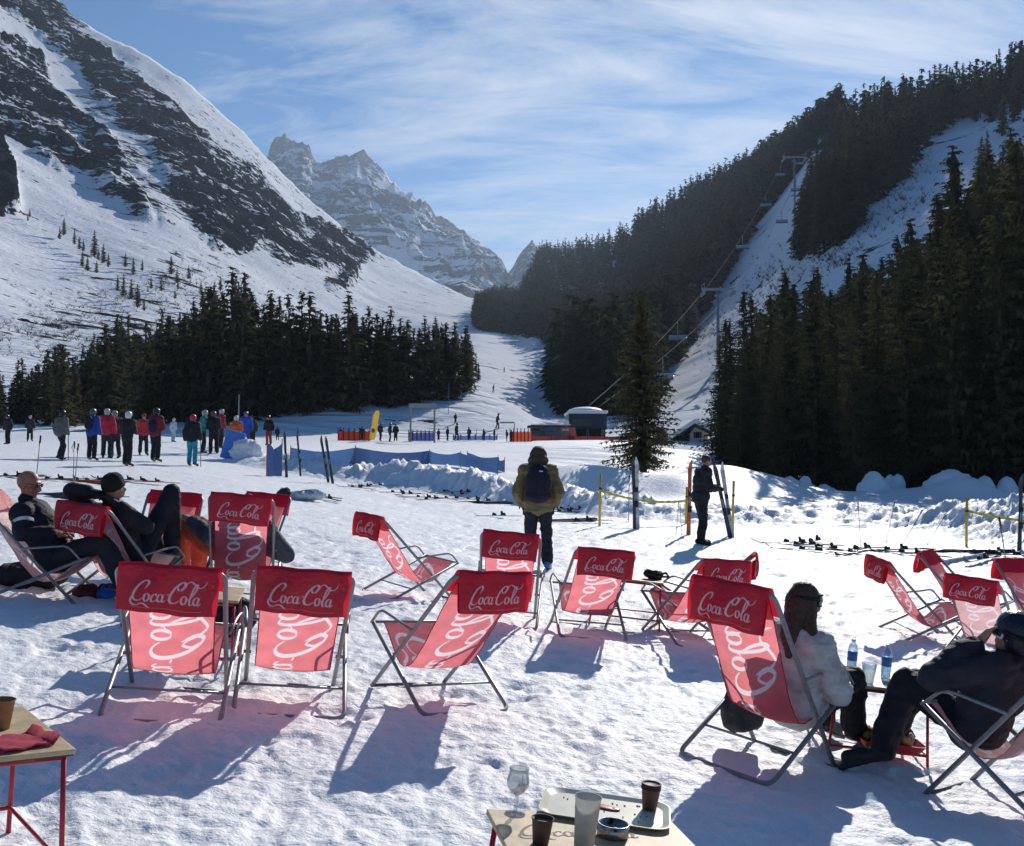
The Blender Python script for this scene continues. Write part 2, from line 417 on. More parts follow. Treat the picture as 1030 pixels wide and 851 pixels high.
M_MTN = mountain_mat('rock_and_snow', .055, .03, (.005, .009, .019), (.030, .031, .036), tracks=True)
M_PEAK = mountain_mat('peak_rock_and_snow', .0105, .008, (.07, .075, .09), (.19, .185, .185))
# ------------------------------------------------------------------ masks laid out once over the mountain faces
def poly_mask(polys, w=1160, h=460, x0=-120, y0=-130, blur=3, step=2):
    gx = np.arange(x0, w, step); gy = np.arange(y0, h, step); X, Y = np.meshgrid(gx, gy); Mk = np.zeros(X.shape)
    for P, val in polys:
        ins = np.zeros(X.shape, bool); n = len(P)
        for i in range(n):
            (xa, ya), (xb, yb) = P[i], P[(i+1) % n]
            if ya == yb: continue
            c = ((ya > Y) != (yb > Y)) & (X < (xb-xa)*(Y-ya)/(yb-ya)+xa); ins ^= c
        Mk = np.where(ins, np.maximum(Mk, val) if val > 0 else 0, Mk)
    for _ in range(blur):
        Mk[1:-1] = (Mk[:-2]+Mk[1:-1]+Mk[2:])/3; Mk[:, 1:-1] = (Mk[:, :-2]+Mk[:, 1:-1]+Mk[:, 2:])/3
    def f(px, py):
        i = np.clip((np.asarray(px)-x0)/step, 0, len(gx)-1).astype(int); j = np.clip((np.asarray(py)-y0)/step, 0, len(gy)-1).astype(int)
        return Mk[j, i]
    return f
ROCK = poly_mask([
 ([(-120,-130),(60,-20),(60,8),(72,28),(100,42),(128,64),(150,85),(175,103),(200,128),(235,155),(255,163),(275,190),(300,212),(330,228),(352,240),(366,254),(357,287),(340,277),(320,275),(298,268),(290,270),(275,262),(268,247),(240,250),(215,240),(190,218),(170,190),(150,150),(120,120),(95,95),(75,62),(50,45),(20,20),(-120,-60)], .66),
 ([(-120,-40),(0,40),(20,36),(45,58),(50,85),(78,118),(110,145),(130,180),(157,218),(135,214),(110,196),(85,178),(60,174),(35,160),(8,140),(-120,90)], .58),
 ([(-60,120),(0,148),(10,162),(20,208),(-10,210),(-60,190)], 1.0),
 ([(95,92),(150,150),(188,218),(165,222),(130,182),(100,132),(70,90)], .34),
 ([(30,-60),(95,0),(60,0),(110,45),(70,25),(40,-10)], .5),
 ([(330,228),(352,236),(372,250),(388,262),(366,262)], .55),
 ([(325,283),(352,286),(350,296),(330,292)], .7),
 ([(150,70),(262,150),(330,215),(300,205),(230,145),(160,85)], .14)], blur=2)
# ------------------------------------------------------------------ ground sheet
def lod_grid(pxs, ds):
    PX, D = np.meshgrid(pxs, ds); X = (PX-CX)/F*D
    return PX, X, D
def quads(nr, nc):
    i = np.arange(nr-1)[:, None]*nc+np.arange(nc-1)[None, :]
    return np.stack([i, i+1, i+1+nc, i+nc], -1).reshape(-1, 4)
_pxs = np.concatenate([np.linspace(-1900, -200, 60, endpoint=False), np.arange(-200, 1230, 2.6), np.linspace(1232, 3000, 60)])
_ds = [2.4]
while _ds[-1] < 100: _ds.append(_ds[-1]*1.0046)
_ds[-1] = 100.; _ds = np.array(_ds)
PX, X, Y = lod_grid(_pxs, _ds)
Z = H(X, Y)
# trampled surface: scuffs, boot prints and clods
near = np.clip(1-(Y-22)/30, .0, 1)
tr = .016*np.abs(fbm(X*1.1, Y*1.1, o=3, seed=21))+.020*np.abs(vn(X*3.4, Y*3.4, seed=22))+.026*np.abs(vn(X*7.5+Y*1.3, Y*7.5, seed=23))+.016*np.abs(vn(X*15, Y*15, seed=24))+.006*vn(X*27, Y*27, seed=25)
f1_, f2_, c1_ = worley(X*3.2, Y*2.6, 3); tr = tr-.030*(c1_ > .55)*sst(.40, .22, f1_*(1+.25*vn(X*9, Y*9, seed=2)))+.014*(c1_ < .3)*sst(.34, .2, f1_)*c1_*3
pits = 0
for s, sd in ((2.9, 31),):
    q = vn(X*s, Y*s*.75, seed=sd); pits = pits-.028*sst(.45, .7, q)
groomed = sst(40, 62, Y)
for (xa, ya, xb, yb, wv) in ((-6, 9.2, 7, 15.5, .8), (-9, 17, 9, 18.5, .5), (-2.2, 4.2, 3.6, 13, .6), (3.5, 8.6, 4.4, 20, .4), (-7, 13, 2, 21, .5)):
    ln = math.hypot(xb-xa, yb-ya); ux, uy = (xb-xa)/ln, (yb-ya)/ln; al_ = (X-xa)*ux+(Y-ya)*uy; off = (X-xa)*-uy+(Y-ya)*ux-wv*np.sin(al_*.7)*.5
    on_ = (al_ > 0)*(al_ < ln)
    for side_ in (-.13, .13):
        ph_ = (al_/.72+(.5 if side_ > 0 else 0)); st_ = (ph_-np.floor(ph_)-.5)*.72
        pits = pits-.042*on_*np.exp(-((off-side_)/.055)**4)*np.exp(-(st_/.15)**4)
Z = Z+(tr*.62+pits*.8)*(1-groomed)*np.clip(14/Y, .35, 1)+.05*fbm(X*.25, Y*.25, o=3, seed=29)
bk = bank(PX, Y)
wa1, wa2, wac = worley(X*1.9, Y*1.9, 11); wb1, wb2, wbc = worley(X*4.6, Y*4.6, 17)
chunk = .24*wac*sst(0, .22, wa2-wa1)+.13*wbc*sst(0, .25, wb2-wb1)-.12
cl = chunk+.35*np.abs(vn(X*2.1, Y*2.1, seed=41))*.20+np.abs(vn(X*4.3, Y*4.3, seed=42))*.2+np.abs(vn(X*8, Y*8, seed=43))*.12
Z = Z+np.where(Y < 70, np.sqrt(np.maximum(bk, 0))*cl*.85*(bk > .03), 0)
# furrows pushed into the slope above the bank
sl = np.exp(-((PX-600)/70)**2)*sst(40, 50, Y)*(1-sst(75, 95, Y))
Z = Z+sl*.22*ridged(X*.55+Y*.35, Y*.06, o=2, seed=51)
e_ = np.exp(-((Y-100)/.1)**2)
V = np.stack([X, Y, Z], -1).reshape(-1, 3)
g_me = me_np('ground', V, quads(*X.shape)); ground = tag(link('ground', g_me, M_SNOW), kind='structure')
# snow around and behind the camera, out to the sides
def flat_patch(name, xs, ys, drop=.0):
    XX, YY = np.meshgrid(xs, ys); ZZ = -.098*np.clip(XX, -14, 14)-drop+.03*np.abs(fbm(XX*1.4, YY*1.4, o=3, seed=21))
    me = me_np(name, np.stack([XX, YY, ZZ], -1).reshape(-1, 3), quads(*XX.shape)); return tag(link(name, me, M_SNOW), kind='structure')
flat_patch('terrace_snow', np.concatenate([np.linspace(-60, -6, 40), np.linspace(-5.5, 5.5, 140), np.linspace(6, 60, 40)]), np.concatenate([np.linspace(-60, -3, 30), np.linspace(-2.5, 2.46, 70)]), 0.0)
# ------------------------------------------------------------------ valley sides
def side(name, pxs, nrow, m):
    t = np.concatenate([np.linspace(0, 1, nrow)**1.35, 1+np.linspace(.02, .5, 14)])
    PXm, T = np.meshgrid(pxs, t); Dr = cub(COLS, DRG, np.clip(PXm, -250, 1150))
    D = 100*(Dr/100)**np.minimum(T, 1)+(np.maximum(T, 1)-1)*Dr
    Xm = (PXm-CX)/F*D; Zm = H(Xm, D)
    px, py = unproj(Xm, D, Zm)
    rock = ROCK(px, py)*(T < 1.25)
    left = sst(520, 420, PXm)
    rise = sst(.25, .8, T)
    q = (Zm+.50*Xm)/30+1.6*fbm(Xm*.010, Zm*.012, D*.006, o=4, seed=60); fr_ = q-np.floor(q); lift = (sst(.12, .52, fr_)-fr_)
    q2 = (Zm+.35*Xm)/11+1.3*fbm(Xm*.03, Zm*.03, D*.02, o=3, seed=59); fr2 = q2-np.floor(q2); lift2 = (sst(.15, .55, fr2)-fr2)
    rk = sst(.2, .6, rock)*left
    Zm = Zm+rk*(lift*30*.5+lift2*11*.6)
    wall = ((fr_ > .10) & (fr_ < .56)).astype(float)*.6+((fr2 > .12) & (fr2 < .58)).astype(float)*.4
    rock = rock*np.where(rk > .05, .68+.48*wall, 1)
    dd = ridged(Xm*.012, Zm*.014+D*.004, D*.010, o=5, seed=61)
    Zm = Zm+left*rock*(dd*7+ridged(Xm*.05, Zm*.05, D*.04, o=3, seed=63)*3.2)
    Zm = Zm+left*rise*(fbm(Xm*.006, D*.006, o=4, seed=65)*7)*(T < 1.4)
    Zm = Zm+sst(100, 180, D)*(fbm(Xm*.02, D*.02, o=3, seed=66)*2.2+fbm(Xm*.09, D*.09, o=3, seed=67)*.5)*(1-.85*np.exp(-((px-505)/28)**2)*(D < 900))
    # small crags along the crest
    crest = np.exp(-((T-1)/.05)**2)*left
    Zm = Zm+crest*(ridged(Xm*.03, D*.002, o=3, seed=68)-.3)*5
    me = me_np(name, np.stack([Xm, D, Zm], -1).reshape(-1, 3), quads(*Xm.shape))
    at = me.attributes.new('rock', 'FLOAT', 'POINT')
    # brush and boulders freckle the lower left slope
    brush = .36*left*np.exp(-((py-325)/48)**2)*np.exp(-((px-100)/130)**2)+.2*left*np.exp(-((py-265)/20)**2)*np.exp(-((px-150)/80)**2)
    shr = .12*np.exp(-((px-850)/60)**2)*np.exp(-((py-215)/45)**2)+.10*np.exp(-((px-760)/30)**2)*np.exp(-((py-300)/50)**2)
    at.data.foreach_set('value', np.clip(np.maximum(rock, np.maximum(brush, shr)), 0, 1).ravel().astype(np.float32))
    return tag(link(name, me, m), kind='structure')
side('left_mountain', np.arange(-700, 508, 2.5), 430, M_MTN)
M_HILL = mountain_mat('hill_snow', .05, .05, (.05, .045, .04), (.12, .10, .085))
side('right_hill', np.concatenate([np.arange(505.5, 1200, 3.2), np.arange(1200, 1800, 12)]), 260, M_HILL)
# ------------------------------------------------------------------ far peaks (a real massif, 3 to 5 km away)
def massif(name, prof, d0, d1, y0, seed, m, amp):
    xs_ = np.array([p[0] for p in prof], float); yr = np.array([p[1] for p in prof], float)
    pxs = np.arange(xs_[0], xs_[-1]+.1, 1.0); rg = np.interp(pxs, xs_, yr)
    t = np.concatenate([np.linspace(0, 1, 190), 1+np.linspace(.02, .4, 14)])
    PXm, T = np.meshgrid(pxs, t); D = d0+(d1-d0)*T; Xm = (PXm-CX)/F*D
    zr = CAMZ+(HOR-np.broadcast_to(rg, PXm.shape))/F*d1; z0 = CAMZ+(HOR-y0)/F*d0
    Zm = np.where(T <= 1, z0+(zr-z0)*np.minimum(T, 1)**1.15, zr-(T-1)*(d1-d0)*1.2)
    a = np.clip(T*3, 0, 1)*np.clip((1.02-T)*6, .28, 1)
    k = ridged(Xm*.0045, Zm*.003, D*.0034, o=7, seed=seed)
    Zm = Zm+a*(k*amp+fbm(Xm*.0012, D*.0012, o=3, seed=seed+3)*amp*.6)*(T < 1.2)
    Zm = Zm+np.exp(-((T-1)/.06)**2)*amp*.30*(ridged(Xm*.014, D*.003, o=4, seed=seed+9)-.25)
    me = me_np(name, np.stack([Xm, D, Zm], -1).reshape(-1, 3), quads(*Xm.shape))
    at = me.attributes.new('rock', 'FLOAT', 'POINT')
    v = .26+.26*np.clip(T, 0, 1)**1.5+.35*(k-.3)-.30*(T < .25)
    at.data.foreach_set('value', np.clip(v, 0, 1).ravel().astype(np.float32))
    return tag(link(name, me, m), kind='structure')
massif('distant_peaks', [(200,235),(240,190),(262,162),(270,147),(276,141),(285,138),(294,142),(303,140),(309,146),(313,160),(322,166),(332,164),(342,158),(350,153),(358,149),(364,153),(372,157),(382,166),(392,178),(403,185),(415,193),(425,204),(438,215),(448,222),(456,229),(466,234),(474,243),(484,247),(492,251),(499,258),(505,265),(510,277),(520,292),(540,310)], 2300, 4300, 330, 81, M_PEAK, 120)
massif('distant_crag', [(480,300),(505,283),(514,272),(520,262),(526,254),(531,248),(535,244),(539,248),(545,256),(552,262),(560,270),(600,290)], 2600, 3600, 330, 91, M_PEAK, 40)
massif('distant_saddle_ridge', [(400,305),(430,291),(445,285),(458,281),(466,279),(474,283),(484,288),(500,292),(530,300),(560,310)], 1700, 2300, 345, 97, M_PEAK, 14)
# ------------------------------------------------------------------ sky, sun
SUN_AZ, SUN_EL = R(18.5), R(27.5)
wd = bpy.data.worlds.new('World'); SC.world = wd; wd.use_nodes = True; nt = wd.node_tree; N = nt.nodes; Lk = nt.links.new
bg = N['Background']; sky = N.new('ShaderNodeTexSky'); sky.sky_type = 'NISHITA'; sky.sun_disc = False
sky.sun_elevation = SUN_EL; sky.sun_rotation = SUN_AZ; sky.altitude = 1800; sky.air_density = 1.0; sky.dust_density = .15; sky.ozone_density = 4.5
tc = N.new('ShaderNodeTexCoord'); sep = N.new('ShaderNodeSeparateXYZ'); Lk(tc.outputs['Generated'], sep.inputs[0])
def math_(op, a, b=None, c=None):
    n = N.new('ShaderNodeMath'); n.operation = op
    for i, v in enumerate((a, b, c)):
        if v is None: continue
        if isinstance(v, (int, float)): n.inputs[i].default_value = v
        else: Lk(v, n.inputs[i])
    return n.outputs[0]
zz = math_('ADD', math_('MAXIMUM', sep.outputs['Z'], 0.), .42)
cxn = math_('DIVIDE', sep.outputs['X'], zz); cyn = math_('DIVIDE', sep.outputs['Y'], zz)
cmb = N.new('ShaderNodeCombineXYZ'); Lk(cxn, cmb.inputs[0]); Lk(cyn, cmb.inputs[1])
mp = N.new('ShaderNodeMapping'); mp.inputs['Rotation'].default_value = (0, 0, R(-28)); mp.inputs['Scale'].default_value = (.55, .95, 1); mp.inputs['Location'].default_value = (.9, 2.0, 0)
Lk(cmb.outputs[0], mp.inputs['Vector'])
n1 = N.new('ShaderNodeTexNoise'); n1.inputs['Scale'].default_value = 2.1; n1.inputs['Detail'].default_value = 9; n1.inputs['Roughness'].default_value = .62; n1.inputs['Distortion'].default_value = 1.5
n2 = N.new('ShaderNodeTexNoise'); n2.inputs['Scale'].default_value = .55; n2.inputs['Detail'].default_value = 2
Lk(mp.outputs[0], n1.inputs['Vector']); Lk(cmb.outputs[0], n2.inputs['Vector'])
# feathery veils: broad swirls drawn out into fine filaments, densest high ahead towards the sun
dn = N.new('ShaderNodeVectorMath'); dn.operation = 'DOT_PRODUCT'; cdir = Vector((.13, 1, .44)).normalized(); dn.inputs[1].default_value = cdir; Lk(tc.outputs['Generated'], dn.inputs[0])
wgt = N.new('ShaderNodeMapRange'); wgt.inputs['From Min'].default_value = .90; wgt.inputs['From Max'].default_value = .995; wgt.inputs['To Min'].default_value = .0; wgt.inputs['To Max'].default_value = .17; Lk(dn.outputs['Value'], wgt.inputs['Value'])
mp3 = N.new('ShaderNodeMapping'); mp3.inputs['Rotation'].default_value = (0, 0, R(-28)); mp3.inputs['Scale'].default_value = (.8, 3.0, 1); Lk(cmb.outputs[0], mp3.inputs['Vector'])
n3 = N.new('ShaderNodeTexNoise'); n3.inputs['Scale'].default_value = 3.6; n3.inputs['Detail'].default_value = 8; n3.inputs['Roughness'].default_value = .65; n3.inputs['Distortion'].default_value = 1.4; Lk(mp3.outputs[0], n3.inputs['Vector'])
cl = math_('ADD', math_('ADD', math_('MULTIPLY', n1.outputs['Fac'], .62), math_('MULTIPLY', n3.outputs['Fac'], .38)), wgt.outputs['Result'])
cr = N.new('ShaderNodeMapRange'); cr.inputs['From Min'].default_value = .56; cr.inputs['From Max'].default_value = .79; cr.inputs['To Max'].default_value = .95; Lk(cl, cr.inputs['Value'])
mixc = N.new('ShaderNodeMix'); mixc.data_type = 'RGBA'; mixc.inputs['B'].default_value = (9.2, 9.5, 10.0, 1)
hs = N.new('ShaderNodeHueSaturation'); hs.inputs['Saturation'].default_value = 1.3; Lk(sky.outputs[0], hs.inputs['Color']); Lk(hs.outputs[0], mixc.inputs['A']); Lk(cr.outputs['Result'], mixc.inputs['Factor']); Lk(mixc.outputs['Result'], bg.inputs['Color'])
bg.inputs['Strength'].default_value = .070
sd = bpy.data.lights.new('sun', 'SUN'); sd.energy = 4.5; sd.angle = R(.53); sd.color = (1, .955, .89)
so = bpy.data.objects.new('sun', sd); COL.objects.link(so)
dv = Vector((math.sin(SUN_AZ)*math.cos(SUN_EL), math.cos(SUN_AZ)*math.cos(SUN_EL), math.sin(SUN_EL)))
so.rotation_euler = dv.to_track_quat('Z', 'Y').to_euler()
SC.view_settings.view_transform = 'Standard'; SC.view_settings.look = 'None'; SC.view_settings.gamma = 1; SC.view_settings.exposure = .24
SC.render.engine = 'CYCLES'
# ------------------------------------------------------------------ script lettering
def catmull(P, n=9):
    P = [Vector((p[0], p[1], 0)) for p in P]; out = []
    Q = [P[0]*2-P[1]]+P+[P[-1]*2-P[-2]]
    for i in range(1, len(Q)-2):
        a, b, c, d = Q[i-1], Q[i], Q[i+1], Q[i+2]
        for k in range(n):
            t = k/n; out.append(.5*((2*b)+(c-a)*t+(2*a-5*b+4*c-d)*t*t+(3*b-a-3*c+d)*t**3))
    out.append(P[-1]); return [(v.x, v.y) for v in out]
def oval(cx, cy, rx, ry, a0=60, n=10, turn=1.08):
    return [(cx+rx*math.cos(R(a0+360*turn*k/n)), cy+ry*math.sin(R(a0+360*turn*k/n))) for k in range(n+1)]
STROKES = [
 # first C with its long tail
 ([(1.72,1.62),(1.98,1.98),(2.12,2.42),(1.88,2.66),(1.42,2.52),(.86,2.0),(.44,1.28),(.26,.62),(.36,.14),(.78,-.06),(1.28,.06),(1.72,.40)], .24),
 ([(.30,.70),(.06,.18),(.10,-.36),(.56,-.66),(1.16,-.58),(1.66,-.34),(2.14,-.42),(2.62,-.72),(2.98,-.80)], .20),
 (oval(2.22,.52,.36,.50,70), .19), ([(2.46,.92),(2.72,.78),(2.98,.90)], .07),
 ([(3.52,.74),(3.50,1.0),(3.22,.98),(2.96,.62),(2.92,.24),(3.14,.0),(3.50,.10),(3.74,.34)], .18),
 (oval(4.12,.50,.36,.50,50), .19), ([(4.58,1.0),(4.44,.5),(4.46,.08),(4.66,.0),(4.90,.22)], .18),
 ([(4.98,.92),(5.32,1.02)], .20),
 # second C, its upper arm runs on over the word in a loop
 ([(6.86,1.55),(7.16,1.95),(7.30,2.42),(7.02,2.66),(6.56,2.50),(6.02,1.98),(5.62,1.26),(5.46,.60),(5.58,.12),(6.00,-.06),(6.50,.08),(6.92,.42)], .25),
 ([(6.62,2.40),(6.30,2.02),(6.52,1.62),(6.96,1.86),(7.36,2.46),(7.90,2.84),(8.50,2.62),(9.10,2.24),(9.60,2.22),(10.0,2.56),(10.12,2.98)], .17),
 (oval(7.52,.52,.36,.50,70), .19), ([(7.76,.92),(8.00,.72),(8.24,.62)], .07),
 ([(8.14,.50),(8.56,1.10),(8.92,1.86),(9.00,2.42),(8.80,2.56),(8.56,2.10),(8.40,1.30),(8.34,.50),(8.46,.06),(8.72,.02),(8.92,.20)], .18),
 (oval(9.26,.50,.35,.49,50), .19), ([(9.70,1.0),(9.56,.5),(9.58,.08),(9.78,.0),(10.06,.26)], .18)]
def word_strips():
    out = []
    for P, w in STROKES:
        S = catmull(P, 7); S = [(x+.16*y, y) for x, y in S]; n = len(S); row = []
        for i in range(n):
            a = S[max(i-1, 0)]; b = S[min(i+1, n-1)]; tx, ty = b[0]-a[0], b[1]-a[1]; l = math.hypot(tx, ty)+1e-9; tx /= l; ty /= l
            e = min(1, 5*min(i, n-1-i)/n+.25)
            row.append((S[i][0], S[i][1], (w*.42+w*.95*abs(ty*.9-tx*.25)**1.3)*e/2*1.18))
        out.append(row)
    return out
STRIPS = word_strips()
_wx = np.arange(-.6, 11.4, .03); _wy = np.arange(-1.3, 3.5, .03); _WX, _WY = np.meshgrid(_wx, _wy); _SD = np.full(_WX.shape, 9.)
for row in STRIPS:
    for i in range(len(row)-1):
        (x0, y0, w0), (x1, y1, w1) = row[i], row[i+1]
        ia, ib = np.searchsorted(_wx, [min(x0, x1)-.4, max(x0, x1)+.4]); ja, jb = np.searchsorted(_wy, [min(y0, y1)-.4, max(y0, y1)+.4])
        PX_ = _WX[ja:jb, ia:ib]; PY_ = _WY[ja:jb, ia:ib]; dx, dy = x1-x0, y1-y0; l2 = dx*dx+dy*dy+1e-9
        t = np.clip(((PX_-x0)*dx+(PY_-y0)*dy)/l2, 0, 1); dd = np.hypot(PX_-x0-t*dx, PY_-y0-t*dy)-(w0+(w1-w0)*t)
        _SD[ja:jb, ia:ib] = np.minimum(_SD[ja:jb, ia:ib], dd)
def word_mask(x, y, soft=.04):
    """how white the cloth is at a place of the word (10.3 units long)"""
    fx = (np.asarray(x)-_wx[0])/.03; fy = (np.asarray(y)-_wy[0])/.03
    ok = (fx > 0) & (fx < len(_wx)-2) & (fy > 0) & (fy < len(_wy)-2); fx = np.clip(fx, 0, len(_wx)-2.01); fy = np.clip(fy, 0, len(_wy)-2.01)
    i, j = fx.astype(int), fy.astype(int); a, b = fx-i, fy-j
    v = (_SD[j, i]*(1-a)+_SD[j, i+1]*a)*(1-b)+(_SD[j+1, i]*(1-a)+_SD[j+1, i+1]*a)*b
    return np.where(ok, np.clip(.5-v/soft, 0, 1), 0)
def grid_mesh(name, P, mask):
    """P (nu, nv, 3) and a print mask (nu, nv)"""
    me = me_np(name, P.reshape(-1, 3), quads(P.shape[0], P.shape[1]))
    at = me.attributes.new('print', 'FLOAT', 'POINT'); at.data.foreach_set('value', mask.ravel().astype(np.float32)); return me
# ------------------------------------------------------------------ deck chairs
wA, wB, LA, LB, pA, pB = .575, .654, 1.328, .9225, .404, .577
M_TUBE = mat('grey_painted_steel', (.27, .275, .28), .42, .35, noise=.15, nscale=30)
M_FOOT = mat('dark_steel', (.10, .10, .12), .5, .2)
M_CLIP = mat('grey_plastic', (.30, .31, .32), .6)
M_SLING = fabric_mat('red_woven_sling', (.58, .05, .085), (.98, .30, .33), .62, pr=True)
M_SLINGF = fabric_mat('faded_pink_sling', (.64, .32, .33), (.95, .60, .59), .55, pr=True)
M_PAD = fabric_mat('red_headrest_cloth', (.62, .014, .045), (.75, .015, .04), .45, pr=True)
M_HEM = fabric_mat('red_hem', (.50, .015, .04), (.5, .02, .04), .3)
def sling_curve(al, sag=1., n=40):
    be = math.asin(min(.98, pA*math.sin(al)/pB)); L = pA*math.cos(al)+pB*math.cos(be)
    top = Vector((L/2-LA*math.cos(al), LA*math.sin(al))); fr = Vector((-L/2+LB*math.cos(be), LB*math.sin(be)))
    low = Vector((fr.x-.36+.10*(sag-1), fr.y-.235*sag)); pts = []
    dirA = Vector((math.cos(al), -math.sin(al)))
    P0 = top; P1 = top+dirA*.52+Vector((-.015, -.05*sag)); P2 = low+Vector((-.12, -.055)); P3 = low+Vector((.06, .0))
    for k in range(n*2//3+1):
        t = k/(n*2//3); pts.append(P0*(1-t)**3+P1*3*t*(1-t)**2+P2*3*t*t*(1-t)+P3*t**3)
    Q1 = P3+(P3-P2)*.6; Q2 = fr+Vector((-.10, -.05))
    m = n//3
    for k in range(1, m+1):
        t = k/m; pts.append(P3*(1-t)**3+Q1*3*t*(1-t)**2+Q2*3*t*t*(1-t)+fr*t**3)
    return pts, top, fr, L, be
def frame_paths(al):
    pts, top, fr, L, be = sling_curve(al)
    A = lambda s, t: Vector((s*wA/2, L/2-t*math.cos(al), t*math.sin(al)))
    B = lambda s, t: Vector((s*wB/2, -L/2+t*math.cos(be), t*math.sin(be)))
    return A, B, pts, top, fr, L, be
_CH = {}
def make_chair(al_deg, faded=False, sag=1.):
    al = R(al_deg); A, B, pts, top, fr, L, be = frame_paths(al)
    root = empty('deck_chair')
    f = MB(); f.tube(smoothbend([A(-1, 0), A(-1, LA), A(1, LA), A(1, 0)], .085, 6), .0145, 10)
    f.build('back_frame', M_TUBE, root, True)
    f = MB(); f.tube([A(-1, .0), A(1, .0)], .011, 8); f.build('front_foot_bar', M_FOOT, root, True)
    f = MB(); f.tube(smoothbend([B(-1, LB), B(-1, 0), B(1, 0), B(1, LB)], .07, 6), .0145, 10)
    f.build('seat_frame', M_TUBE, root, True)
    f = MB(); f.tube([B(-1, LB-.01), B(1, LB-.01)], .010, 8); f.build('seat_bar', M_TUBE, root, True)
    f = MB(); f.tube([B(-1, .27), B(1, .27)], .008, 8); f.build('stretcher', M_TUBE, root, True)
    for s in (-1, 1):
        q = B(s*1.05, LB); a0 = q+Vector((0, -.015, -.005)); a1 = q+Vector((0, -.13, .105)); a2 = q+Vector((-s*.02, -.24, .085))
        # runs back to the tube of the back frame
        t = (pA+.30); a3 = A(s*1.08, t)
        f = MB(); f.tube(smoothbend([a0, a1, a2, a3], .06, 5), .0095, 8); f.build('armrest', M_TUBE, root, True)
    for s in (-1, 1):
        f = MB(); p = A(s, pA); f.tube([p+Vector((-s*.02, 0, 0)), p+Vector((s*.05, 0, 0))], .011, 8); f.build('pivot_bolt', M_CLIP, root)
    # sling
    wf = .245
    PT = np.array([[p.x, p.y] for p in pts]); sg = np.hypot(*(PT[1:]-PT[:-1]).T); cum = np.concatenate([[0], np.cumsum(sg)]); T_ = cum[-1]
    NV = np.stack([-(np.gradient(PT[:, 1])), np.gradient(PT[:, 0])], -1); NV /= np.linalg.norm(NV, axis=1)[:, None]; NV *= np.where(NV[:, 1:] < 0, -1, 1)
    def surf(u, s):
        u = np.asarray(u, float); s = np.asarray(s, float)
        px = np.interp(u, cum, PT[:, 0]); pz = np.interp(u, cum, PT[:, 1]); nx_ = np.interp(u, cum, NV[:, 0]); nz_ = np.interp(u, cum, NV[:, 1])
        bell = np.sin(np.pi*np.clip(u/T_, 0, 1)); off = -.022*sag*bell*(1-(s/wf)**2)+.0025*np.sin(u*31+s*9)*bell
        return np.stack([s*(1-.05*bell), px+nx_*off, pz+nz_*off], -1)
    U, S_ = np.meshgrid(np.linspace(0, T_, 400), np.linspace(-wf, wf, 150), indexing='ij')
    Lw = 1.0; sc = Lw/10.3; u0 = .27+Lw
    msk = word_mask((u0-U)/sc, S_/(sc*1.18)+1.05)
    sl = link('sling', grid_mesh('sling', surf(U, S_), msk), M_SLINGF if faded else M_SLING, root)
    h = MB()
    for s in (-1, 1): h.tube([Vector(v) for v in surf(np.linspace(0, T_, 24), np.full(24, s*wf))], .0032, 5)
    h.build('hem', M_SLINGF if faded else M_HEM, sl, True)
    # headrest flap over the top bar, hanging down behind
    wp = .272; hd = .245; V = []; Q = []
    base = Vector((top.x, top.y)); prof = []
    dA = Vector((math.cos(al), -math.sin(al)))
    prof += [base+dA*.20+Vector((.004, .012)), base+dA*.10+Vector((.01, .022)), base+Vector((.014, .024)), base+Vector((-.004, .028)), base+Vector((-.022, .010))]
    for k in range(1, 8): t = k/7; prof.append(base+Vector((-.024-.015*math.sin(t*2.6), .010-hd*t)))
    prof += [base+Vector((-.016, -hd+.004)), base+Vector((-.006, -hd+.05)), base+Vector((-.004, -.05))]
    PR = np.array([[p.x, p.y] for p in prof]); c2 = np.concatenate([[0], np.cumsum(np.hypot(*(PR[1:]-PR[:-1]).T))])
    U, S_ = np.meshgrid(np.linspace(0, c2[-1], 230), np.linspace(-wp, wp, 190), indexing='ij')
    PX_ = np.interp(U, c2, PR[:, 0]); PZ_ = np.interp(U, c2, PR[:, 1])
    ph = al*57; hang = np.clip((U-c2[5])/.2, 0, 1); P3 = np.stack([S_*(1-.03*hang), PX_-.006*np.sin(S_*18+U*14+ph)-.008*hang*np.sin(S_*31+ph*2+U*11), PZ_+.003*np.sin(S_*26+U*9+ph)+.007*hang*np.sin(S_*11+ph)], -1)
    sc = .385/10.3; ub = c2[5]     # the outer face starts just behind the bar
    outer = (U > ub-.02) & (U < ub+.245)
    msk = word_mask(S_/sc+5.25, (.108-(U-ub))/(sc*1.12)+1.0)*outer
    line = (np.abs(U-ub-.188) < .0016)*(np.abs(S_) < .19)*.35*outer
    pad = link('headrest', grid_mesh('headrest', P3, np.maximum(msk, line)), M_PAD, root)
    return root
TILT = math.atan(.098)
def ground_frame(x, y, yaw, dz=0.):
    """pose on the sloping snow"""
    e = .35; z = Hs(x, y); gx = (Hs(x+e, y)-Hs(x-e, y))/(2*e); gy = (Hs(x, y+e)-Hs(x, y-e))/(2*e)
    n = Vector((-gx, -gy, 1)).normalized(); fwd = Vector((math.sin(yaw), math.cos(yaw), 0)); fwd = (fwd-n*fwd.dot(n)).normalized(); rt = fwd.cross(n)
    M = Matrix((rt, fwd, n)).transposed().to_4x4(); M.translation = Vector((x, y, z+dz)); return M
CHAIR_POSE = {}
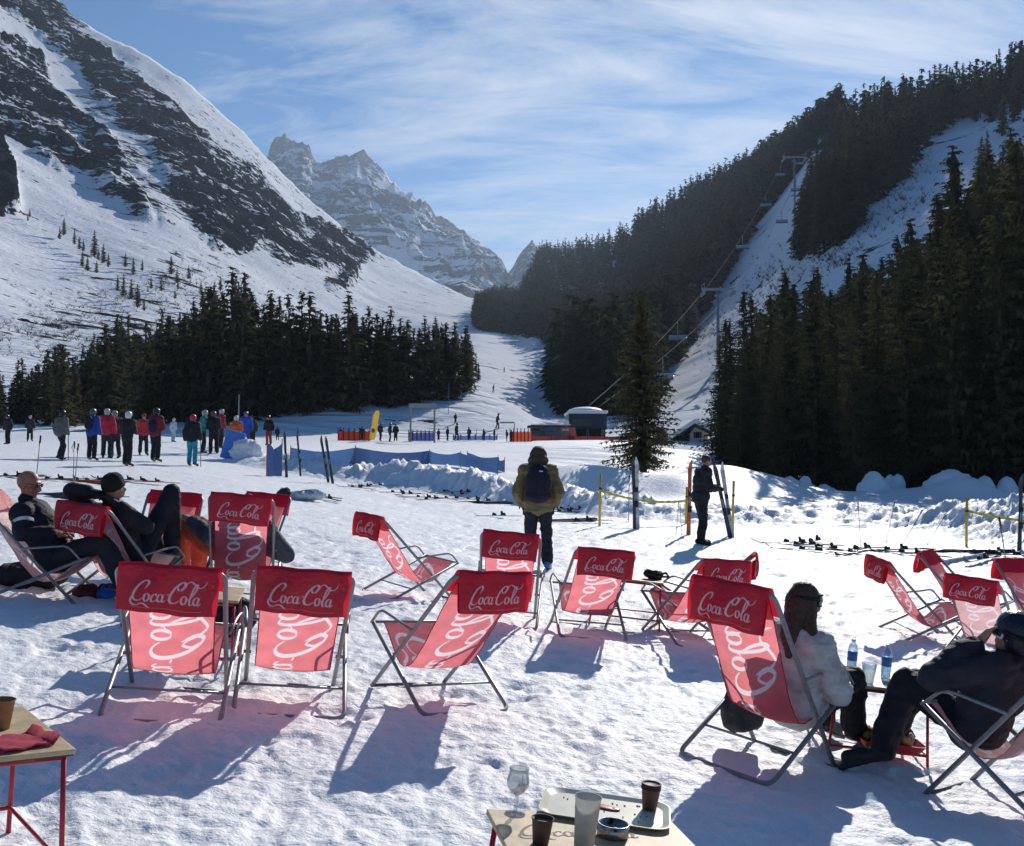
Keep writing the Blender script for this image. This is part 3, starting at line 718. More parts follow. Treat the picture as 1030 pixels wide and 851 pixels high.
def chair(key, x, y, yaw_deg, al, label, faded=False, sag=1., dz=-.010):
    k = (al, faded, sag)
    if k not in _CH: o = _CH[k] = make_chair(al, faded, sag)
    else: o = copy_tree(_CH[k])
    M = ground_frame(x, y, R(yaw_deg), dz); o.matrix_world = M
    tag(o, label, 'deck chair', 'red deck chairs on the snow terrace'); CHAIR_POSE[key] = (M, al)
    return o
UP, LO, UQ, UR = 41.5, 53., 40.4, 43.4
chair('c1', -2.04, 6.39, -9.7, UP, 'empty red deck chair in the near row, leftmost of the two square to us')
chair('c2', -1.41, 6.78, -11.8, UP, 'empty red deck chair in the near row, rightmost of the two square to us')
chair('c3', -0.51, 7.22, -33.7, UR, 'empty red deck chair of the near row, turned left')
chair('c4', -0.07, 10.80, 3, UR, 'empty red deck chair between the khaki jacket man and the near left turned chair')
chair('c5', 0.73, 10.61, -6.7, UQ, 'empty red deck chair right of the khaki jacket man, a low table behind it')
chair('c6', 1.75, 10.76, -21.8, UQ, 'empty red deck chair turned left, behind the woman in the pale jacket')
chair('c7', 1.88, 11.30, -74, UP, 'empty deck chair seen edge on, a headrest corner showing behind another chair')
chair('c8', 1.48, 6.42, 48.5, LO, 'large upright red deck chair with the woman in the pale jacket sitting in it', sag=1.35)
chair('c9', -1.16, 11.90, 52, UQ, 'empty red deck chair standing apart in side view, facing right on open snow')
chair('c10', -2.58, 10.01, -6.2, LO, 'red deck chair behind the near pair, holding the person in orange trousers')
chair('c11', -3.12, 12.6, 182, UP, 'empty deck chair facing us, mostly hidden behind the chair of the orange trousers person')
chair('c12', -3.67, 11.1, 170, UP, 'empty deck chair facing us, left of centre, dark shaded front with big white script')
chair('c13', -3.56, 9.71, 22, UP, 'bleached deck chair with a red headrest holding the person in a black beanie', faded=True)
chair('c14', -4.14, 9.45, 88, UP, 'pale pink deck chair at the left edge with the bald man lying in it', faded=True)
chair('c15', 4.68, 12.3, 84, UP, 'empty deck chair at the right seen edge on, facing right')
chair('c16', 5.5, 12.9, 128, UP, 'empty deck chair at the right with a shaded purple front, behind the pale pink one')
chair('c17', 5.04, 11.39, 45, UP, 'empty pinkish deck chair at the right, just above the helmeted person', faded=True)
chair('c18', 6.25, 12.6, 160, UP, 'deck chair cut by the right edge of the picture, shaded front towards us')
chair('c19', 2.78, 5.98, -42, LO, 'pale pink deck chair in the right corner holding the person in the ski helmet', faded=True)
# ------------------------------------------------------------------ spruces
def leaf_mat(name, a, b):
    m, nt, p = newmat(name); N = nt.nodes; Lk = nt.links.new; nt.nodes.remove(p)
    g = N.new('ShaderNodeNewGeometry'); oi = N.new('ShaderNodeObjectInfo')
    n = N.new('ShaderNodeTexNoise'); n.inputs['Scale'].default_value = .9; n.inputs['Detail'].default_value = 4
    Lk(g.outputs['Position'], n.inputs['Vector'])
    ad = N.new('ShaderNodeMath'); ad.operation = 'MULTIPLY_ADD'; ad.inputs[1].default_value = .5; Lk(oi.outputs['Random'], ad.inputs[0]); Lk(n.outputs['Fac'], ad.inputs[2])
    mr = N.new('ShaderNodeMapRange'); mr.inputs['From Min'].default_value = .35; mr.inputs['From Max'].default_value = 1.15; Lk(ad.outputs[0], mr.inputs['Value'])
    mx = N.new('ShaderNodeMix'); mx.data_type = 'RGBA'; mx.inputs['A'].default_value = (*a, 1); mx.inputs['B'].default_value = (*b, 1); Lk(mr.outputs['Result'], mx.inputs['Factor'])
    d = N.new('ShaderNodeBsdfDiffuse'); t = N.new('ShaderNodeBsdfTranslucent'); ms = N.new('ShaderNodeMixShader'); ms.inputs[0].default_value = .25
    Lk(mx.outputs['Result'], d.inputs['Color']); Lk(mx.outputs['Result'], t.inputs['Color']); Lk(d.outputs[0], ms.inputs[1]); Lk(t.outputs[0], ms.inputs[2])
    Lk(ms.outputs[0], N['Material Output'].inputs['Surface']); return m
M_LEAF = leaf_mat('spruce_needles', (.042, .050, .032), (.13, .12, .065))
M_LEAF2 = leaf_mat('light_spruce_needles', (.045, .050, .028), (.12, .115, .058))
M_FAR = leaf_mat('distant_spruce', (.032, .040, .028), (.080, .080, .046))
M_BARK = mat('bark', (.085, .065, .050), .9, noise=.3, nscale=6)
def crown_np(h, r, levels, per, steps, seed, base=.06, open_=.0, size=1., dead=0.):
    g = np.random.default_rng(seed); V = []
    zs = base*h+(h-base*h)*(np.linspace(0, 1, levels)**.92)
    for li, z in enumerate(zs):
        f = (z-base*h)/(h*(1-base)); Lm = r*((1-f)**.80)*(.35+.65*min(1, f*6+.35))+.02*h*(1-f)+.012*h
        nb = max(3, int(per*(1-.45*f)))
        for b in range(nb):
            if g.random() < open_*(1-f): continue
            az = g.random()*6.283; L = Lm*(.55+.6*g.random()); zz = z+(g.random()-.5)*h/levels*1.3
            dr = .10+.30*(1-f)*g.random()+.05; up = .10*f
            ca, sa = math.cos(az), math.sin(az); ns = max(2, int(steps*(.5+.5*(1-f))))
            for k in range(ns):
                t = (k+.4)/ns; px = L*t; pz = zz-dr*px+up*px+.10*L*t*t
                w = size*(.85*L/ns+.50*h/levels)*(1-.4*t)*(.65+.7*g.random())
                for sd in (-1, 1):
                    if g.random() < .12: continue
                    # a spray reaching out and sideways, hanging a little
                    bx, by = px*ca, px*sa
                    ox = ca*.55-sd*sa*.8; oy = sa*.55+sd*ca*.8; hang = -.25-.45*g.random()
                    tip = (bx+ox*w*1.35, by+oy*w*1.35, pz+hang*w*.9)
                    q = (bx+ca*w*.55+g.normal()*.1*w, by+sa*w*.55, pz+.10*w)
                    V += [(bx-ca*w*.25, by-sa*w*.25, pz+.03*w), q, tip]
                # hanging twig
                if g.random() < .8:
                    V += [(px*ca-sa*w*.35, px*sa+ca*w*.35, pz), (px*ca+sa*w*.35, px*sa-ca*w*.35, pz), (px*ca+g.normal()*.15*w, px*sa+g.normal()*.15*w, pz-w*(.7+.6*g.random()))]
    # leader
    for k in range(6):
        a = g.random()*6.283; w = .02*h
        V += [(0, 0, h*(1.0+.0*k)), (w*math.cos(a), w*math.sin(a), h*.95-k*.01*h), (w*math.cos(a+1), w*math.sin(a+1), h*.94-k*.012*h)]
    return np.array(V, np.float32)
def trunk_mb(h, r0, seed, limbs=0, lr=1.):
    g = random.Random(seed); m = MB()
    m.tube([(0, 0, -.4), (0, 0, 0), (.01*h*g.uniform(-.5, .5), .0, h*.4), (0, .0, h*.8), (0, 0, h*.99)], [r0*1.25, r0*1.1, r0*.75, r0*.32, .01], 8)
    for k in range(limbs):
        z = h*(.08+.8*k/limbs); a = g.uniform(0, 6.28); L = lr*(1-z/h)*g.uniform(.5, .95)
        m.tube([(0, 0, z), (L*.5*math.cos(a), L*.5*math.sin(a), z-.06*L), (L*math.cos(a), L*math.sin(a), z-.12*L)], [r0*.22, r0*.14, .006], 4, False)
    return m
def tree_proto(h, r, seed, levels, per, steps, open_=0., name='spruce_tree', limbs=0, base=.06, size=1., lm=None):
    root = empty(name)
    V = crown_np(h, r, levels, per, steps, seed, base, open_, size)
    me = me_np('crown', V, np.arange(len(V)).reshape(-1, 3), False); link('crown', me, lm or M_LEAF, root)
    link('trunk', trunk_mb(h, .013*h+.04, seed, limbs, r).mesh('trunk', True), M_BARK, root)
    return root
def plant(proto, p, h_scale, rz, label, cat, group, used):
    o = proto if proto not in used else copy_tree(proto); used.add(proto)
    o.location = p; o.rotation_euler = (R(random.uniform(-1.2, 1.2)), R(random.uniform(-1.2, 1.2)), rz)
    s = h_scale; w = s*random.uniform(.88, 1.15); o.scale = (w, w, s)
    return tag(o, label, cat, group)
used = set()
# the lone spruce in the middle
t0 = tree_proto(9.6, 2.05, 5, 66, 13, 9, .10, limbs=60, base=.09, size=.95, lm=M_LEAF2)
p = W(647, 484, 47); p.z = Hs(p.x, p.y); sc = 1.0
a_, b_ = ray(642, 296); ztop = CAMZ+float(b_)*p.y
plant(t0, p, (ztop-p.z)/9.6, 1.0, 'tall lone spruce with see-through lower branches standing in front of the lift buildings', 'tree', None, used)
# near stand on the right
NEARP = [tree_proto(16, r, s, 52, 10, 7, .06, limbs=14, base=.03, size=.9) for r, s in ((3.1, 11), (2.6, 12), (3.4, 13), (2.8, 14))]
MIDP = [tree_proto(14, r, s, 26, 8, 4, .05, base=.04, size=1.15) for r, s in ((2.5, 21), (2.1, 22), (2.8, 23), (2.3, 24))]
def top_h(p, pytop):
    a, b = ray(0, pytop); return CAMZ+float(b)*p.y-p.z
rr = random.Random(5)
TOPS = [(705,400),(724,338),(731,322),(735,318),(748,290),(760,298),(775,300),(790,275),(800,282),(820,270),(835,290),(858,265),(870,255),(885,262),(900,240),(918,225),(930,235),(943,195),(955,178),(962,150),(975,185),(990,160),(1003,150),(1018,135),(1035,120),(1060,110),(1100,90),(1150,80)]
tx = [t[0] for t in TOPS]; ty = [t[1] for t in TOPS]
nfront = 0
def front_tree(px, d, top, k):
    global nfront
    a, _ = ray(px, 400); x = float(a)*d; z = Hs(x, d); p = Vector((x, d, z-.1)); h = top_h(p, top)
    if h < 3: return
    plant(NEARP[k % 4], p, h/16, rr.uniform(0, 6.28), 'tall dark spruce in the dense near stand on the right, close against its neighbours', 'tree', 'spruces in the near stand on the right', used); nfront += 1
k = 0
for px, d in ((727, 60), (741, 57), (757, 60), (776, 55), (797, 58), (818, 53), (840, 57), (862, 52), (884, 56), (907, 52), (931, 55), (955, 51), (978, 54), (1002, 50), (1026, 53), (1050, 50), (1080, 52)):
    front_tree(px+rr.uniform(-4, 4), d, np.interp(px, tx, ty)+rr.uniform(5, 60), k); k += 1
for (px, top) in TOPS[1:]:
    front_tree(px, rr.uniform(66, 84), top+rr.uniform(-4, 4), k); k += 1
for i in range(34):
    px = rr.uniform(752, 1130); front_tree(px, rr.uniform(60, 110), np.interp(px, tx, ty)+rr.uniform(15, 90), k); k += 1
# trees of the upper cluster beside the lift line, and those above the open slope
CL = [((808,232),(846,140),(880,120),(930,100),(985,95),(962,120),(930,150),(895,190),(868,222),(845,248),(822,262),(800,262))]
def inpoly(px, py, P):
    c = False; n = len(P)
    for i in range(n):
        (xa, ya), (xb, yb) = P[i], P[(i+1) % n]
        if (ya > py) != (yb > py) and px < (xb-xa)*(py-ya)/(yb-ya)+xa: c = not c
    return c
cnt = 0; tries = 0
clump = [(806,262),(820,258),(808,240),(822,236),(838,240),(832,222),(848,232)]
while cnt < 46 and tries < 5000:
    tries += 1
    px, py = (clump[cnt] if cnt < len(clump) else (rr.uniform(800, 990), rr.uniform(95, 262)))
    if cnt >= len(clump) and not inpoly(px, py, CL[0]): continue
    d = hit(px, py)
    if d is None: continue
    a, _ = ray(px, py); x = float(a)*d; p = Vector((x, d, Hs(x, d)-.3))
    plant(MIDP[cnt % 4], p, rr.uniform(14, 21)/14, rr.uniform(0, 6.28), 'dark spruce in the upper stand between the lift and the open slope', 'tree', 'spruces in the upper stand beside the lift', used); cnt += 1
# crest of the near right ridge
for i in range(30):
    px = rr.uniform(846, 1130); py = np.interp(px, [845, 900, 960, 1030, 1150], [130, 117, 107, 83, 40])+rr.uniform(0, 26)*(px > 860)
    d = hit(px, py+2) or float(ridge_d(np.array([px]))[0])
    a, _ = ray(px, py); x = float(a)*d
    plant(MIDP[i % 4], Vector((x, d, Hs(x, d)-.3)), rr.uniform(14, 20)/14, rr.uniform(0, 6.28), 'spruce standing in the row along the crest of the right hill', 'tree', 'spruces along the crest of the right hill', used)
for i in range(14):      # thinner trees standing on the open snow and its right edge
    px, py = rr.choice([(rr.uniform(975, 1080), rr.uniform(110, 260)), (rr.uniform(985, 1100), rr.uniform(90, 200))])
    d = hit(px, py)
    if d is None: continue
    a, _ = ray(px, py); x = float(a)*d
    plant(MIDP[i % 4], Vector((x, d, Hs(x, d)-.3)), rr.uniform(10, 17)/14, rr.uniform(0, 6.28), 'spruce between the open slope and the near stand on the right', 'tree', 'spruces at the edge of the open slope', used)
# left forest
FT = [(-60,350),(0,372),(25,365),(48,340),(60,330),(75,345),(95,335),(112,322),(130,318),(150,330),(165,305),(185,310),(200,285),(212,272),(225,268),(245,268),(258,290),(280,300),(300,298),(330,305),(352,298),(375,312),(400,312),(420,318),(445,312),(460,322),(475,330),(485,360)]
fx = [t[0] for t in FT]; fy = [t[1] for t in FT]; nl = 0
bx = [-60, 0, 150, 240, 300, 360, 420, 470, 487]; by = [432, 430, 427, 424, 414, 412, 406, 396, 380]
for i in range(104):
    row = i % 3
    if i < 54: px = -45+i*9.9+rr.uniform(-3, 3); py = np.interp(px, bx, by)+rr.uniform(-5, 3)
    else: px = rr.uniform(-60, 484); b0 = np.interp(px, bx, by); t0_ = np.interp(px, fx, fy); py = b0-(b0-t0_-38)*rr.uniform(.05, .95)
    d = hit(px, py, 105)
    if d is None: continue
    d = min(d, 520); a, _ = ray(px, py); x = float(a)*d; p = Vector((x, d, Hs(x, d)-.3))
    hmax = top_h(p, np.interp(px, fx, fy)+rr.uniform(-6, 20)); h = min(hmax, rr.uniform(13, 21))
    if h < 3: continue
    plant(MIDP[i % 4], p, h/14, rr.uniform(0, 6.28), 'dark spruce in the forest belt below the left mountain', 'tree', 'spruces in the forest belt on the left', used); nl += 1
# scattered young trees on the left slope
SM = [(64,236),(75,245),(80,250),(84,252),(95,258),(99,261),(104,264),(109,268),(126,268),(134,276),(143,272),(97,274),(152,290),(162,292),(176,300),(140,303),(118,292),(124,297),(132,300),(138,308),(145,312),(179,290),(190,280),(202,296),(88,272),(83,268),(178,284),(30,218),(172,275),(212,300),(222,292),(60,240),(28,222)]
for i, (px, py) in enumerate(SM):
    d = hit(px, py, 105)
    if d is None: continue
    a, _ = ray(px, py); x = float(a)*d; h = rr.uniform(5, 13)*(1.0 if i in (1,2,3,4,5,6,7) else .72)
    plant(MIDP[i % 4], Vector((x, d, Hs(x, d)-.2)), h/14, rr.uniform(0, 6.28), 'small dark spruce scattered on the sunny snow slope at the left', 'tree', 'young spruces scattered on the left slope', used)
# ------------------------------------------------------------------ far wood on the right hill (one mass)
def far_wood(name, n, region, hh, seed, base_lv=9, top=None):
    g = random.Random(seed); protos = []
    for s in range(5): protos.append(crown_np(1., .15+.012*s, base_lv, 6, 2, 100+s, .02, 0, 1.25))
    out = []; k = 0; tr = 0
    while k < n and tr < n*20:
        tr += 1; px, py = region(g)
        if px is None: continue
        d = hit(px, py, 105)
        if d is None or d > 1480: continue
        a, _ = ray(px, py); x = float(a)*d; z = Hs(x, d); h = hh*g.uniform(.75, 1.25)
        if top:
            h = min(h, CAMZ+float(ray(px, top(px))[1])*d-z)
            if h < 5: continue
        P = protos[k % 5]*h; an = g.uniform(0, 6.28); ca, sa = math.cos(an), math.sin(an)
        out.append(np.stack([P[:, 0]*ca-P[:, 1]*sa+x, P[:, 0]*sa+P[:, 1]*ca+d, P[:, 2]+z-.5], -1)); k += 1
    V = np.concatenate(out); me = me_np(name, V, np.arange(len(V)).reshape(-1, 3), False)
    return link(name, me, M_FAR)
COR = [(640,440),(655,405),(676,370),(693,345),(706,322),(724,290),(742,262),(760,232),(780,202),(800,176),(820,152),(836,143),(852,150),(846,175),(830,235),(812,262),(860,262),(900,235),(990,110),(1010,150),(1010,440)]
def reg_right(g):
    px = g.uniform(478, 846); top = np.interp(px, [478, 500, 520, 545, 600, 665, 720, 780, 845], [318, 299, 280, 256, 252, 215, 190, 165, 133])
    bot = np.interp(px, [478, 500, 553, 560, 600, 660, 700], [330, 336, 344, 416, 422, 424, 400]); bot = bot if px < 665 else np.interp(px, [665, 845], [410, 140])
    py = top+(bot-top)*(g.random()**1.15)
    if inpoly(px, py, COR): return None, None
    return px, py
tag(far_wood('distant_wood', 3300, reg_right, 17, 3), 'dense dark spruce wood covering the far side of the right hill up to the skyline', 'wood', kind='stuff')
def reg_left(g):
    px = g.uniform(-60, 484); b0 = np.interp(px, bx, by); t0_ = np.interp(px, fx, fy); return px, b0-(b0-t0_-34)*g.uniform(.15, 1.)
tag(far_wood('forest_backdrop', 200, reg_left, 15, 8, 14, lambda px: np.interp(px, fx, fy)+12), 'deeper rows of dark spruces behind the forest belt on the left', 'wood', kind='stuff')
def reg_r2(g):
    px = g.uniform(760, 1140); t0_ = np.interp(px, tx, ty); return px, g.uniform(t0_+70, 440)
tag(far_wood('forest_backdrop', 170, reg_r2, 15, 9, 14, lambda px: np.interp(px, tx, ty)+12), 'deeper rows of dark spruces behind the near stand on the right', 'wood', kind='stuff')
tag(far_wood('crest_wood', 120, lambda g: (lambda px: (px, np.interp(px, [845, 900, 960, 1030, 1150], [133, 120, 110, 86, 42])+g.uniform(0, 10)))(g.uniform(842, 1150)), 15, 10, 14), 'unbroken row of dark spruces on the skyline of the right hill', 'wood', kind='stuff')
def reg_cl(g):
    while True:
        px, py = g.uniform(800, 990), g.uniform(95, 255)
        if inpoly(px, py, CL[0]): return px, py
tag(far_wood('upper_wood', 150, reg_cl, 16, 11, 14), 'inner rows of the upper spruce stand beside the lift line', 'wood', kind='stuff')
# bare brush on the slopes
def brush(name, n, boxes, seed, label):
    g = random.Random(seed); m = MB(); V = []
    for i in range(n):
        cx_, cy_, sx, sy = g.choice(boxes); px = g.gauss(cx_, sx); py = g.gauss(cy_, sy); d = hit(px, py, 105)
        if d is None or d > 900: continue
        a, _ = ray(px, py); x = float(a)*d; z = Hs(x, d); hh = g.uniform(.5, 1.9)
        for q in range(11):
            an = g.uniform(0, 6.28); l = hh*g.uniform(.5, 1); w = .035*l; sx_ = math.cos(an)*l*.75; sy_ = math.sin(an)*l*.6
            V += [(x-w, d, z-.1), (x+w, d, z-.1), (x+sx_, d+sy_, z+l)]
    V = np.array(V, np.float32); return tag(link(name, me_np(name, V, np.arange(len(V)).reshape(-1, 3), False), M_BARK), label, 'brush', kind='stuff')
brush('leafless_brush', 1700, [(90,335,50,16),(120,350,55,12),(150,300,45,12),(40,330,40,12),(200,285,30,12),(215,330,20,10)], 4, 'leafless brown brush freckling the lower left slope')
brush('leafless_brush', 1100, [(855,215,28,26),(840,260,22,14),(770,290,16,26),(900,190,26,20),(720,365,10,26)], 5, 'leafless brush on the open snow between the stands of the right hill')
# ------------------------------------------------------------------ people
SKIN = mat('skin', (.42, .23, .16), .55, noise=.12, nscale=30, bump=.001, bscale=90)
SKIN_TAN = mat('sunburnt_skin', (.36, .15, .10), .5, noise=.15, nscale=25, bump=.001, bscale=90)
HAIR = mat('brown_hair', (.06, .034, .020), .6, noise=.4, nscale=60, bump=.006, bscale=70)
LENS = mat('dark_lens', (.01, .01, .012), .12, spec=.8)
BLK = cloth('black_cloth', (.012, .013, .017)); RUB = mat('black_rubber', (.015, .015, .016), .5)
def hand(mb, w, d, up, s=1., curl=.5, side=1):
    """palm, four unequal bent fingers and a thumb that leaves the side of the palm"""
    w = Vector(w); d = Vector(d).normalized(); up = Vector(up); up = (up-d*up.dot(d)).normalized(); sd = d.cross(up)*side
    pc = w+d*.045*s; mb.path([w, w+d*.03*s+sd*.012*s, w+d*.085*s+sd*.018*s], [.026*s, .027*s, .020*s]); mb.path([w, w+d*.03*s-sd*.012*s, w+d*.083*s-sd*.02*s], [.026*s, .027*s, .019*s])
    for k, (o, l) in enumerate(((-.030, .066), (-.010, .078), (.011, .074), (.031, .058))):
        p = w+d*.085*s+sd*o*s; a = curl*.55; q = [p]; dd = d
        for j in range(3):
            an = a*(1+.5*j); dd = (dd*math.cos(an)-up*math.sin(an)).normalized(); p = p+dd*l*s*(.45, .32, .26)[j]; q.append(p)
        mb.path(q, [.0098*s, .0092*s, .0085*s, .0072*s], 8)
    t0 = w+d*.025*s-sd*.028*s; t1 = t0+(d*.6-sd*.8).normalized()*.034*s; t2 = t1+(d*.9-sd*.25-up*.3).normalized()*.032*s
    mb.path([t0, t1, t2], [.014*s, .011*s, .009*s], 8)
def head(mb, c, fwd, up, s=1.):
    c = Vector(c); f = Vector(fwd).normalized(); u = Vector(up); u = (u-f*u.dot(f)).normalized(); r = f.cross(u)
    M = Matrix((r, f, u)).transposed()
    def P(x, y, z): return c+M @ (Vector((x, y, z))*s)
    mb.ell(P(0, -.012, .025), (.076*s, .094*s, .088*s), M, 18, 12); mb.ell(P(0, .018, -.045), (.060*s, .070*s, .070*s), M, 16, 10)
    mb.ell(P(0, .062, -.088), (.026*s, .022*s, .022*s), M)              # chin
    mb.path([P(0, .083, .018), P(0, .108, -.020), P(0, .098, -.032)], [.010*s, .0135*s, .012*s], 8)   # nose
    mb.ell(P(0, .080, -.058), (.026*s, .014*s, .007*s), M); mb.ell(P(0, .078, -.068), (.022*s, .014*s, .008*s), M)   # lips
    mb.ell(P(0, .072, .034), (.056*s, .022*s, .013*s), M)               # brow
    for q in (-1, 1):
        mb.ell(P(q*.046, .052, -.030), (.024*s, .026*s, .024*s), M)      # cheek
        mb.ell(P(q*.078, -.004, -.010), (.010*s, .020*s, .032*s), M)     # ear
    return P, M
def torso(mb, J, g, s=1., bulk=1.):
    rt = (J['shR']-J['shL']).normalized(); up = (J['neck']-J['pelvis']).normalized(); f = up.cross(rt).normalized(); rt = f.cross(up)
    M = Matrix((rt, f, up)).transposed()
    w = J['pelvis'].lerp(J['chest'], .45)
    for c, r in ((J['pelvis'], (.165, .120, .13)), (w, (.150, .112, .15)), (J['chest'], (.175, .125, .17)), (J['chest'].lerp(J['neck'], .5), (.155, .105, .11))):
        mb.ell(c, [(k*bulk+g)*s for k in r], M, 20, 14)
    mb.cap(J['shL'], J['shR'], (.068*bulk+g)*s, (.068*bulk+g)*s)
    return M
def limb(mb, pts, rs, g=0., s=1.): mb.path(pts, [(r+g)*s for r in rs], 12)
def shift(J, M): return {k: (M @ v if isinstance(v, Vector) else v) for k, v in J.items()}
def person(label, J, cols, group=None, s=1., vox=.011, skin=None, hat=None, hands=True, bulk=1., fwd=None, hair=None, fluff=.012, gloves=None, glasses=False, goggles=None, wrink=.006, shortface=False, cat='person'):
    """J: joints in world metres. cols: jacket, trousers, boots (RGB)"""
    skin = skin or SKIN; base = (J['ankL']+J['ankR'])/2
    root = empty('person', base, 0, label, cat, group)
    inv = Matrix.Translation(-base)
    J = {k: (v-base if isinstance(v, Vector) and k not in ('hup_', 'hdL', 'hdR', 'huL', 'huR') else v) for k, v in J.items()}
    up = (J['head']-J['neck']).normalized(); f = fwd.normalized() if fwd is not None else Vector((0, 1, 0)); hu = J.get('hup_') or up
    hu = Vector((0, 0, 1)) if J.get('upright') else hu
    # body: one continuous skin from crown to feet
    mb = MB(); P, HM = head(mb, J['head'], f, hu, s)
    mb.cap(J['neck']-(J['head']-J['neck'])*.3, J['head']-up*.05*s, .060*s, .052*s)
    M = torso(mb, J, -.012, s, bulk)
    for q in 'LR':
        limb(mb, [J['sh'+q], J['el'+q], J['wr'+q]], [.050, .040, .027], 0, s)
        limb(mb, [J['hip'+q], J['kn'+q], J['ank'+q], J['toe'+q]], [.080, .055, .040, .030], 0, s)
        if hands and gloves is None:
            dd = J.get('hd'+q) or (J['wr'+q]-J['el'+q]); hup = J.get('hu'+q) or Vector((0, 0, 1)); hand(mb, J['wr'+q], dd, hup, s, J.get('curl', .5), 1 if q == 'L' else -1)
    link('body', fuse(mb, vox*.62 if (hands and gloves is None) else vox, 1, 'body'), skin, root)
    # jacket
    mb = MB(); torso(mb, J, .022+fluff, s, bulk); pe = J['pelvis']; ch = J['chest']
    for q in 'LR':
        w = J['el'+q].lerp(J['wr'+q], .84); limb(mb, [J['sh'+q], J['el'+q], w], [.060, .050, .042], .012+fluff, s)
    mb.cap(J['chest'].lerp(J['neck'], .8), J['neck']+(J['head']-J['neck'])*.22, .085*s, .074*s)
    if J.get('upright'):
        for z0, z1, r0, r1 in ((-.13, .16, .178, .168),):
            S3 = M @ Matrix(((1, 0, 0), (0, .78, 0), (0, 0, 1))); g0 = (fluff-.012)
            mb.lathe([((r0+g0)*s*bulk, z0*s), ((r0+g0)*s*bulk, 0), ((r1+g0)*s*bulk, z1*s)], J['pelvis'], 20, S3)
    me = fuse(mb, vox, 2, 'jacket'); wrinkle(me, wrink*s, 10, 3, (.6, .6, 2.0)); jk = link('jacket', me, cloth('jacket_cloth', cols[0]), root)
    # trousers
    mb = MB(); rt = (J['shR']-J['shL']).normalized(); mb.cap(J['hipL'], J['hipR'], .108*s, .108*s); mb.ell(J['pelvis'], (.150*s, .125*s, .11*s), M)
    for q in 'LR': limb(mb, [J['hip'+q], J['kn'+q], J['kn'+q].lerp(J['ank'+q], .88)], [.092, .072, .068], .010, s)
    me = fuse(mb, vox, 2, 'trousers'); wrinkle(me, wrink*s, 8, 5, (1, 1, 1.3)); link('trousers', me, cloth('trouser_cloth', cols[1]), root)
    for q in 'LR':
        a, t = J['ank'+q], J['toe'+q]; k = (J['kn'+q]-a).normalized(); b = MB(); b.cap(a+k*.16*s, a, .062*s, .060*s); d = (t-a).normalized(); heel = a-d*.05*s-k*.03*s
        b.cap(heel, t, .052*s, .044*s); b.box((heel+t)/2-k*.035*s+d*.01*s, (.085*s, (t-heel).length+.09*s, .03*s), d.to_track_quat('Y', 'Z').to_matrix())
        me = fuse(b, max(vox, .012), 1, 'boot'); bo = link('boot', me, cloth('boot_shell', cols[2], .4), root)
        if vox < .014:
            for z in (.03, .08, .13):
                c = MB(); c.box(a+k*z*s+d*.062*s, (.05*s, .012*s, .014*s), d.to_track_quat('Y', 'Z').to_matrix()); c.build('buckle', M_CLIP, bo)
    if gloves is not None:
        for q in 'LR':
            g = MB(); w = J['wr'+q]; dd = (J.get('hd'+q) or (w-J['el'+q])).normalized(); g.cap(w-dd*.05*s, w+dd*.02*s, .046*s, .042*s)
            hand(g, w, dd, J.get('hu'+q) or Vector((0, 0, 1)), s*1.35, .7, 1 if q == 'L' else -1); link('glove', fuse(g, max(vox*.8, .009), 1, 'glove'), cloth('glove_cloth', gloves), root)
    if hair is not None:
        mb = MB()
        if hair == 'long':
            mb.ell(P(0, -.022, .036), (.086*s, .098*s, .088*s), HM, 18, 12); mb.path([P(0, -.06, .0), P(.02, -.09, -.10), P(.05, -.14, -.20), P(.08, -.15, -.32)], [.078*s, .066*s, .055*s, .022*s]); mb.path([P(.065, -.02, .0), P(.09, -.03, -.12), P(.14, -.03, -.22), P(.17, .02, -.34)], [.036*s, .045*s, .040*s, .016*s])
        else: mb.ell(P(0, -.026, .032), (.083*s, .094*s, .088*s), HM, 18, 12)
        me = fuse(mb, .011, 1, 'hair'); wrinkle(me, .006, 30, 8, (1, 1, .3)); link('hair', me, HAIR, root)
    if hat is not None:
        kind, col = hat; mb = MB()
        if kind == 'helmet':
            mb.ell(P(0, -.012, .045), (.108*s, .128*s, .108*s), HM, 20, 14); mb.ell(P(0, -.04, -.02), (.098*s, .088*s, .09*s), HM, 18, 12)
            me = fuse(mb, .012, 2, 'helmet'); ht = link('helmet', me, cloth('helmet_shell', col, .3), root)
        elif kind == 'beanie':
            mb.ell(P(0, -.012, .058), (.092*s, .108*s, .092*s), HM, 18, 12); mb.ell(P(0, -.008, .024), (.094*s, .110*s, .036*s), HM, 18, 12); me = fuse(mb, .011, 2, 'beanie'); wrinkle(me, .004, 30, 2); link('beanie', me, cloth('knit', col, .9), root)
        elif kind == 'hood':
            mb.ell(P(0, -.03, .0), (.125*s, .125*s, .125*s), HM, 18, 12); mb.ell(P(0, -.06, -.10), (.155*s, .105*s, .085*s), HM, 16, 10); mb.ell(P(0, .0, .075), (.10*s, .11*s, .075*s), HM, 16, 10); me = fuse(mb, .012, 2, 'hood'); wrinkle(me, .006, 14, 2); link('hood', me, cloth('hood_cloth', col), root)
    if glasses:
        g = MB()
        for q in (-1, 1):
            g.ell(P(q*.032, .094, .012), (.024*s, .008*s, .018*s), HM, 12, 8); g.tube([P(q*.058, .088, .018), P(q*.080, .02, .014)], .003*s, 5)
        g.tube([P(-.01, .10, .016), P(.01, .10, .016)], .003*s, 5); g.build('sunglasses', LENS, root, True)
